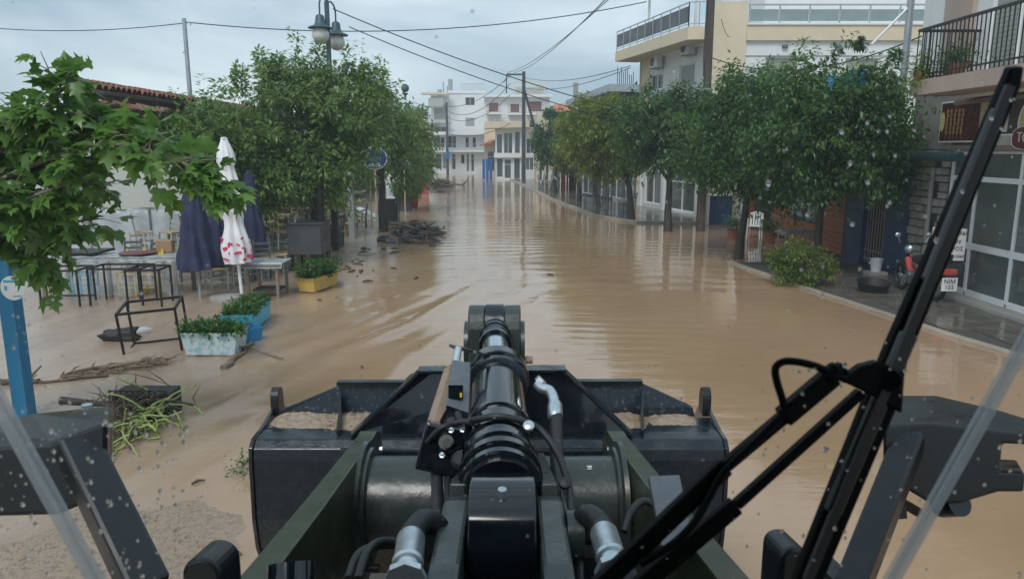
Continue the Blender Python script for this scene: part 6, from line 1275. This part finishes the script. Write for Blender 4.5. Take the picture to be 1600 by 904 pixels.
# --- tilt linkage
cxp = ax_(4.0)+.02
for s_ in (-1, 1):
    x = cxp+s_*.10-(.04 if s_ < 0 else .04); x0 = cxp+s_*.052; x1 = cxp+s_*.142
    pts = [(3.95+math.cos(a)*.135, 2.02+math.sin(a)*.135) for a in [i*math.pi/10-.25 for i in range(12)]]+[(3.78, 1.62), (3.65, 1.35), (3.98, 1.3), (4.05, 1.62)]
    m = MB(); m.prism([(min(x0, x1), y, z) for y, z in pts], (.09, 0, 0)); bc = lp(m, 'bell_crank_plate', 'loader_greygreen', bevel=.01)
    m = MB(); m.cyl((x1 if s_ > 0 else x1, 3.93, 1.94), ((x1+.022*s_), 3.93, 1.94), .13, n=28); m.build('pin_boss', 'loader_greygreen', bc, smooth=40)
    if s_ > 0: m = MB(); m.cyl((x1+.02, 3.85, 1.875), (x1+.065, 3.85, 1.875), .022, n=8); m.build('grease_nipple', 'dirty_steel', bc)
e0 = Vector((cxp, 3.95, 2.035)); e1 = Vector((ax_(1.85)+.025, 1.85, 1.965)); dC = (e0-e1).normalized()
CP = lambda y: e1+dC*((y-1.85)/dC.y)
m = MB(); m.cyl(e0-Vector((.05, 0, 0)), e0+Vector((.05, 0, 0)), .125, n=32); m.cyl(CP(3.62), CP(3.88), .075, n=24); RE = lp(m, 'rod_eye', 'loader_navy', smooth=40)
m = MB(); m.tube([CP(3.60), CP(3.62), CP(3.64)], [.082, .086, .082], 24); m.build('rod_collar', 'loader_black', RE, smooth=40); m = MB(); m.tube([CP(3.76), CP(3.78), CP(3.80)], [.08, .083, .08], 24); m.build('rod_collar', 'loader_black', RE, smooth=40)
m = MB(); m.cyl(CP(3.1), CP(3.62), .068, n=28); lp(m, 'cylinder_rod', 'chrome', smooth=40)
m = MB(); m.cyl(CP(2.07), CP(3.14), .112, n=40); BR = lp(m, 'tilt_cylinder', 'loader_black', smooth=40)
m = MB(); m.lathe(CP(3.06), [(.122, 0), (.142, .012), (.143, .08), (.12, .10), (.085, .11), (.07, .115)], 40, axis=dC); m.build('cylinder_head', 'loader_black', BR, smooth=35)
m = MB(); m.lathe(CP(3.0), [(.115, 0), (.132, .01), (.132, .04), (.115, .055)], 40, axis=dC); m.build('head_seam', 'loader_navy', BR, smooth=35)
for y, r, w in ((2.52, .121, .035), (2.36, .120, .025), (2.24, .130, .06), (2.16, .134, .05), (2.10, .128, .04)): m = MB(); m.lathe(CP(y), [(.108, 0), (r, w*.15), (r, w*.85), (.108, w)], 40, axis=dC); m.build('clamp_band', 'loader_black', BR, smooth=35)
m = MB(); m.prism([CP(2.1)+Vector((-.085, 0, .07)), CP(1.92)+Vector((-.085, 0, .085)), CP(1.92)+Vector((-.085, 0, -.1)), CP(2.1)+Vector((-.085, 0, -.1))], (.17, 0, 0)); m.cyl(e1-Vector((.088, 0, 0)), e1+Vector((.088, 0, 0)), .155, n=44); BE = lp(m, 'cylinder_base_eye', 'loader_black', BR, smooth=35, bevel=.004)
m = MB(); m.cyl(e1+Vector((0, -.06, .135)), e1+Vector((0, -.065, .165)), .012, n=8); m.build('grease_nipple', 'zinc', BR)
for s_ in (-1, 1):
    x = e1.x+s_*.135; m = MB(); m.prism([(x-.038, y, z) for y, z in [(2.13, 1.90), (2.08, 1.965), (1.98, 2.0), (1.6, 2.03), (1.1, 2.03), (1.1, 1.2), (2.1, 1.2)]], (.076, 0, 0)); cv_ = lp(m, 'clevis_plate', 'loader_greygreen', bevel=.012)
    m = MB(); m.cyl((x+s_*.04, 1.86, 1.955), (x+s_*.085, 1.86, 1.955), .07, n=20); m.build('pin_head', 'loader_greygreen', cv_, smooth=40)
    m = MB(); m.bar((x+s_*.005, 2.08, 1.955), (x+s_*.005, 3.0, 1.66), .05, .09); lp(m, 'brace_bar', 'loader_greygreen', bevel=.006)
# sensor plate, valve block, cables
m = MB(); m.prism([D(707, 562, 2.98), D(735, 566, 2.98), D(733, 645, 2.74), D(696, 632, 2.74)], (.0, .03, -.012)); SP = lp(m, 'sensor_plate', 'loader_plate', bevel=.004)
m = MB(); c = D(713, 612, 2.80); m.box(c+Vector((0, -.02, .01)), (.055, .02, .055)); m.build('sensor_plug', 'loader_black', SP); m = MB(); m.box(D(721, 617, 2.79)+Vector((0, -.028, .01)), (.008, .01, .014)); m.build('plug_clip', 'bright_yellow', SP)
m = MB(); m.prism([D(694, 575, 3.0), D(707, 566, 3.0), D(697, 640, 2.8), D(668, 690, 2.65), D(660, 680, 2.7)], (0, .05, -.03)); lp(m, 'link_bar', 'dirty_steel', bevel=.003)
m = MB(); m.cyl(D(712, 566, 2.99), D(716, 544, 3.04), .016, n=12); sr_ = lp(m, 'sensor_rod', 'zinc', smooth=40); m = MB(); m.bar(D(706, 541, 3.05), D(735, 547, 3.1), .05, .012); m.bar(D(735, 547, 3.1), D(764, 556, 3.16), .035, .012); m.build('sensor_arm', 'loader_black', sr_)
c = D(690, 700, 2.62); Mv = Matrix.Rotation(.25, 3, 'Y') @ Matrix.Rotation(-.3, 3, 'X'); m = MB(); m.box(c, (.15, .12, .17), Mv); VB = lp(m, 'valve_block', 'loader_black', bevel=.012)
m = MB(); m.tube([D(700, 694, 2.54), D(697, 690, 2.50)], [.026, .026], 16); m.build('port_ring', 'hose', VB, smooth=40)
m = MB(); m.tube([D(700, 693, 2.495), D(699, 692, 2.49)], [.017, .017], 14); m.build('port', 'rubber', VB, smooth=40)
for u, v, d_ in ((722, 716, 2.5), (665, 684, 2.58), (723, 672, 2.56), (691, 712, 2.5), (705, 673, 2.54)): q = MB(); p = D(u, v, d_); q.lathe(p, [(.011, 0), (.011, .008), (.007, .009), (.006, .018)], 6, axis=(0, -.6, .8)); q.build('bolt', 'zinc', VB)
m = MB(); m.bar(D(728, 672, 2.56), D(756, 690, 2.52), .02, .05); m.build('bracket', 'loader_black', VB)
m = MB(); m.lathe(D(722, 722, 2.5), [(.035, 0), (.038, .01), (.038, .02), (.03, .03)], 18, axis=(0, -.5, .86)); m.build('hose_clamp', 'hose', VB, smooth=40)
def cable(pts, r, mat='hose', name='cable'): m = MB(); P_ = [Vector(p) for p in pts]; Q = catmull(P_); m.tube(Q, r, 10); return lp(m, name, mat, smooth=60)
def catmull(P, k=6):
    out = []; n = len(P)
    for i in range(n-1):
        p0, p1, p2, p3 = P[max(i-1, 0)], P[i], P[i+1], P[min(i+2, n-1)]
        for j in range(k): t_ = j/k; out.append(.5*((2*p1)+(p2-p0)*t_+(2*p0-5*p1+4*p2-p3)*t_**2+(3*p1-p0-3*p2+p3)*t_**3))
    return out+[P[-1]]
cable([D(715, 645, 2.72), D(722, 658, 2.66), D(745, 655, 2.50), D(775, 650, 2.46), D(812, 656, 2.47), D(845, 672, 2.48), D(872, 710, 2.42), D(889, 760, 2.3), D(893, 800, 2.2), D(903, 850, 2.05), D(906, 910, 1.9)], .012)
cable([D(668, 690, 2.56), D(690, 668, 2.52), D(715, 660, 2.55), D(735, 660, 2.5)], .010)
for (u, v, d_) in ((826, 668, 2.44), (882, 757, 2.3), (899, 838, 2.08)): q = MB(); q.lathe(D(u, v, d_), [(.012, 0), (.019, .004), (.019, .018), (.012, .022)], 10, axis=(0, -.6, .8)); lp(q, 'cable_clip', 'zinc' if u == 826 else 'hose', smooth=40)
cable([D(878, 765, 2.32), D(884, 800, 2.2), D(892, 860, 2.05), D(896, 910, 1.9)], .009, 'loader_greygreen', 'pipe')
# hydraulic hoses: elbow by the cylinder head
m = MB(); Q = catmull([D(841, 600, 3.0), D(846, 606, 2.98), D(858, 610, 2.96), D(864, 620, 2.93), D(866, 632, 2.9)]); m.tube(Q, .022, 14); EL = lp(m, 'hose_elbow', 'zinc', smooth=60)
m = MB(); m.tube([D(866, 630, 2.9), D(867, 633, 2.89), D(867, 650, 2.84), D(868, 652, 2.835)], [.024, .03, .03, .026], 16); m.build('ferrule', 'zinc', EL, smooth=40)
m = MB(); m.lathe(D(842, 598, 3.0), [(.024, 0), (.024, .022)], 6, axis=(.7, .1, .7)); m.build('nut', 'zinc', EL)
cable([D(868, 651, 2.84), D(869, 690, 2.74), D(872, 740, 2.62), D(880, 800, 2.5), D(885, 850, 2.4)], .026, 'hose', 'hydraulic_hose')
cable([D(682, 735, 2.6), D(684, 800, 2.45), D(680, 904, 2.2)], .022, 'hose', 'hydraulic_hose'); cable([D(700, 735, 2.6), D(700, 770, 2.5), D(702, 830, 2.35)], .014, 'hose', 'hydraulic_hose')
def fitting(pts, e, s_):
    cable(pts, .031, 'hose', 'hydraulic_hose'); a, b = Vector(pts[-1]), Vector(e); d = (b-a).normalized(); m = MB(); L_ = (b-a).length
    m.lathe(a-d*.01, [(.033, 0), (.036, .008), (.036, L_*.62), (.039, L_*.66), (.036, L_*.72), (.028, L_*.74), (.024, L_*.8), (.024, L_)], 22, axis=d); f = lp(m, 'hose_fitting', 'zinc', smooth=35)
    m = MB(); m.lathe(b-d*.01, [(.05, 0), (.05, .02)], 8, axis=d); m.build('flange', 'zinc', f)
fitting([D(690, 850, 2.0), D(684, 822, 1.98), D(664, 812, 1.95), D(648, 826, 1.9), D(642, 842, 1.86)], D(634, 906, 1.70), -1)
fitting([D(905, 822, 2.05), D(914, 806, 2.0), D(928, 808, 1.96), D(940, 822, 1.92), D(944, 834, 1.88)], D(962, 895, 1.72), 1)
for p_ in ([D(560, 904, 1.9), D(575, 860, 2.0), D(600, 845, 2.1), D(640, 850, 2.15)], [D(545, 904, 1.95), D(560, 866, 2.05), D(590, 852, 2.15), D(615, 850, 2.2)], [D(975, 830, 2.4), D(985, 800, 2.45), D(1005, 782, 2.5), D(1025, 790, 2.5)]): cable(p_, .013)
m = MB(); m.prism([D(1014, 743, 2.25), D(1062, 741, 2.25), D(1083, 842, 2.05), D(1034, 852, 2.05)], (.0, .02, -.02)); lp(m, 'cover_plate', 'loader_plate', bevel=.003)
m = MB(); m.cyl(D(455, 915, 1.7), D(455, 880, 1.72), .055, n=20); lp(m, 'breather_cap', 'loader_black', smooth=40)
# clutter between arms and chassis
m = MB(); m.bb((-.44, 1.2, 1.2), (-.2, 2.6, 1.32)); m.bb((.16, 1.2, 1.2), (.42, 2.5, 1.34)); m.bb((-.2, 2.3, 1.2), (.15, 2.9, 1.3)); lp(m, 'valve_bank', 'loader_dark', bevel=.03)
# --- work light housings on posts
def housing(pts_top, pts_bot, dep, name='light_housing'):
    m = MB(); n = len(pts_top); m.add(pts_top+pts_bot, [tuple(range(n)), tuple(reversed(range(n, 2*n)))]+[(i, n+i, n+(i+1) % n, (i+1) % n) for i in range(n)]); return lp(m, name, 'loader_dark', bevel=.012)
def hbox(us, side):
    pass
# right housing: back plate polygon extruded away from the camera
d0, d1 = 1.78, 2.15
def housing2(poly, d0, d1, poly2=None):
    a = [D(u, v, d0) for u, v in poly]; b = [D(u, v, d1) for u, v in (poly2 or poly)]; return a, b
a, b = housing2([(1380, 664), (1452, 660), (1600, 676), (1690, 690), (1690, 700), (1566, 692), (1562, 736), (1602, 738), (1600, 768), (1560, 768), (1500, 786), (1450, 785), (1418, 765), (1380, 745)], 1.72, 2.1, [(1388, 617), (1462, 617), (1560, 640), (1650, 668), (1650, 680), (1560, 676), (1556, 716), (1590, 718), (1588, 742), (1552, 742), (1500, 750), (1455, 748), (1425, 735), (1392, 715)])
n = len(a); m = MB(); m.add(a+b, [tuple(range(n)), tuple(reversed(range(n, 2*n)))]+[(i, n+i, n+(i+1) % n, (i+1) % n) for i in range(n)]); HR = lp(m, 'light_housing', 'loader_dark', bevel=.012)
m = MB(); m.bar(D(1424, 680, 1.74), D(1328, 925, 1.56), .062, .06); lp(m, 'light_post', 'loader_dark', bevel=.008)
m = MB(); m.cyl(D(1470, 788, 1.80), D(1500, 786, 1.74), .030, n=18); m.build('marker_light', 'loader_dark', HR, smooth=40)
m = MB(); m.bar(D(1405, 770, 1.8), D(1408, 808, 1.8), .02); m.bar(D(1405, 782, 1.8), D(1436, 800, 1.8), .02); m.build('bracket', 'loader_dark', HR)
a, b = housing2([(-70, 700), (-70, 802), (-20, 808), (90, 805), (128, 790), (168, 770), (168, 655), (78, 690)], 1.72, 2.1, [(-40, 670), (-40, 740), (0, 745), (100, 745), (130, 735), (176, 720), (178, 633), (50, 645)])
n = len(a); m = MB(); m.add(a+b, [tuple(range(n)), tuple(reversed(range(n, 2*n)))]+[(i, n+i, n+(i+1) % n, (i+1) % n) for i in range(n)]); HL = lp(m, 'light_housing', 'loader_dark', bevel=.012)
m = MB(); m.bar(D(118, 690, 1.74), D(232, 925, 1.56), .085, .075); lp(m, 'light_post', 'loader_dark', bevel=.01)
q = MB(); q.lathe(D(136, 638, 2.0), [(.014, 0), (.014, .012)], 8); q.build('bolt', 'zinc', HL)
q = MB(); q.lathe(D(1592, 752, 1.75), [(.014, 0), (.014, .012)], 8, axis=(0, -1, .2)); q.build('bolt', 'zinc', HR)
for u0, u1, vt in ((286, 342, 876), (1222, 1262, 850)):
    c0, c1 = D((u0+u1)/2, vt+24, 1.6), D((u0+u1)/2, vt+24, 1.72); r = (u1-u0)/2*1.6/F*1.1; m = MB(); m.prism([c0+Vector((math.cos(a)*r, 0, math.sin(a)*r)) for a in [i*math.pi/12 for i in range(13)]]+[c0+Vector((-r, 0, -.25)), c0+Vector((r, 0, -.25))], (0, .12, -.02)); lp(m, 'fender_end', 'loader_dark', bevel=.01)
m = MB(); m.bar(D(1262, 860, 1.7), D(1320, 915, 1.6), .05, .03); lp(m, 'fender_edge', 'loader_greygreen')
# --- windscreen wiper outside the glass
dw = .80
m = MB(); m.prism([D(1580, 106, dw), D(1602, 104, dw), D(1597, 135, dw), D(1420, 565, dw), D(1402, 640, dw), D(1285, 915, dw), D(1240, 915, dw), D(1330, 690, dw), D(1388, 545, dw), D(1468, 365, dw), D(1576, 118, dw)], (0, .014, .003)); WB = lp(m, 'wiper_blade', 'wiper_black', bevel=.003)
m = MB(); m.bar(D(1578, 135, dw-.012), D(1262, 905, dw-.012), .010, .006, up=(0, 1, 0)); m.build('blade_rubber', 'rubber', WB)
m = MB(); m.bar(D(1560, 172, dw-.005), D(1450, 440, dw-.005), .014, .012, up=(0, 1, 0)); m.bar(D(1420, 520, dw-.005), D(1300, 800, dw-.005), .018, .012, up=(0, 1, 0)); m.build('blade_spine', 'loader_dark', WB, bevel=.003)
for (a, b, c, w0, w1) in (((930, 921), (1133, 727), (1318, 572), .016, .013), ((990, 922), (1150, 788), (1345, 612), .015, .010)):
    m = MB(); m.bar(D(*a, dw), D(*b, dw), w0*1.3, .012, up=(0, 1, 0)); m.bar(D(*b, dw), D(*c, dw), w1*1.05, .012, up=(0, 1, 0)); lp(m, 'wiper_arm', 'wiper_black', bevel=.002)
m = MB(); m.bar(D(1222, 652, dw-.004), D(1302, 585, dw-.004), .022, .016, up=(0, 1, 0)); m.cyl(D(1290, 592, dw-.008), D(1310, 574, dw-.008), .010, n=12); lp(m, 'spray_nozzle', 'wiper_black', bevel=.003)
m = MB(); m.prism([D(1338, 566, dw), D(1362, 560, dw), D(1405, 575, dw), D(1400, 640, dw), D(1350, 610, dw), D(1312, 592, dw), D(1312, 584, dw)], (0, -.014, 0)); m.cyl(D(1392, 594, dw-.02), D(1392, 594, dw+.02), .012, n=14); lp(m, 'wiper_holder', 'wiper_black', bevel=.003)
cable([D(1322, 593, dw-.01), D(1295, 580, dw-.012), D(1262, 568, dw-.014), D(1228, 564, dw-.014), D(1212, 574, dw-.014), D(1214, 596, dw-.012), D(1222, 622, dw-.01), D(1228, 648, dw-.006)], .0042, 'wiper_black', 'washer_hose')
cable([D(1222, 648, dw-.008), D(1180, 690, dw-.01), D(1130, 738, dw-.01), D(1110, 772, dw-.01), D(1085, 815, dw-.012), D(1050, 850, dw-.012), D(1000, 880, dw-.01)], .0042, 'wiper_black', 'washer_hose')
# glass joints of the cab windscreen (edges of the corner panes)
for a, b, w in (((-60, 520), (160, 925), .017), ((1660, 430), (1382, 925), .015)):
    m = MB(); m.bar(D(*a, .72), D(*b, .72), w, .006, up=(0, 1, 0)); J_ = lp(m, 'glass_joint', 'glass_edge', bevel=.001)
    m = MB(); m.bar(D(*a, .715), D(*b, .715), w*.22, .002, up=(0, 1, 0)); m.build('glass_bead', 'glass_edge', J_)
def drop_mat():
    m = bpy.data.materials.new('rain_water'); m.use_nodes = True; b = m.node_tree.nodes['Principled BSDF']; b.inputs['Base Color'].default_value = (.9, .94, .95, 1); b.inputs['Roughness'].default_value = .05; b.inputs['Transmission Weight'].default_value = 1; b.inputs['IOR'].default_value = 1.33; MATS['rain_water'] = m
drop_mat(); m = MB(); rd = random.Random(77)
def drops(n, u0, u1, v0, v1, rmin, rmax):
    for i in range(n):
        r = rd.uniform(rmin, rmax)*rd.choice([.6, .8, 1, 1]); m.ball(D(rd.uniform(u0, u1), rd.uniform(v0, v1), .725), r, 8, sq=(1, .45, rd.uniform(.9, 1.5)))
drops(230, -20, 300, 640, 920, .0007, .0026); drops(90, 1150, 1620, 560, 920, .0007, .0024); drops(70, 0, 1620, 0, 640, .0006, .0019); drops(60, 1180, 1620, 80, 560, .0008, .0024); drops(40, 560, 1180, 560, 904, .0006, .0015); drops(40, 20, 110, 460, 640, .0006, .0016)
m.build('raindrops', 'rain_water', LD, smooth=180)['kind'] = 'stuff'

# ------------------------------------------------------------------ damp air
m = MB(); m.bb((-140, -12, -1.6), (140, 140, 16.5)); hz = m.build('haze', 'mud'); hz.data.materials.clear()
hm = bpy.data.materials.new('damp_air'); hm.use_nodes = True; ht = hm.node_tree; ht.nodes.clear(); ho = ht.nodes.new('ShaderNodeOutputMaterial'); hv = ht.nodes.new('ShaderNodeVolumePrincipled')
hv.inputs['Color'].default_value = (.80, .90, .96, 1); hv.inputs['Density'].default_value = .0022; ht.links.new(hv.outputs[0], ho.inputs['Volume']); hz.data.materials.append(hm); tag(hz, 'thin pale rainy haze hanging over the flooded street', 'haze', kind='stuff')
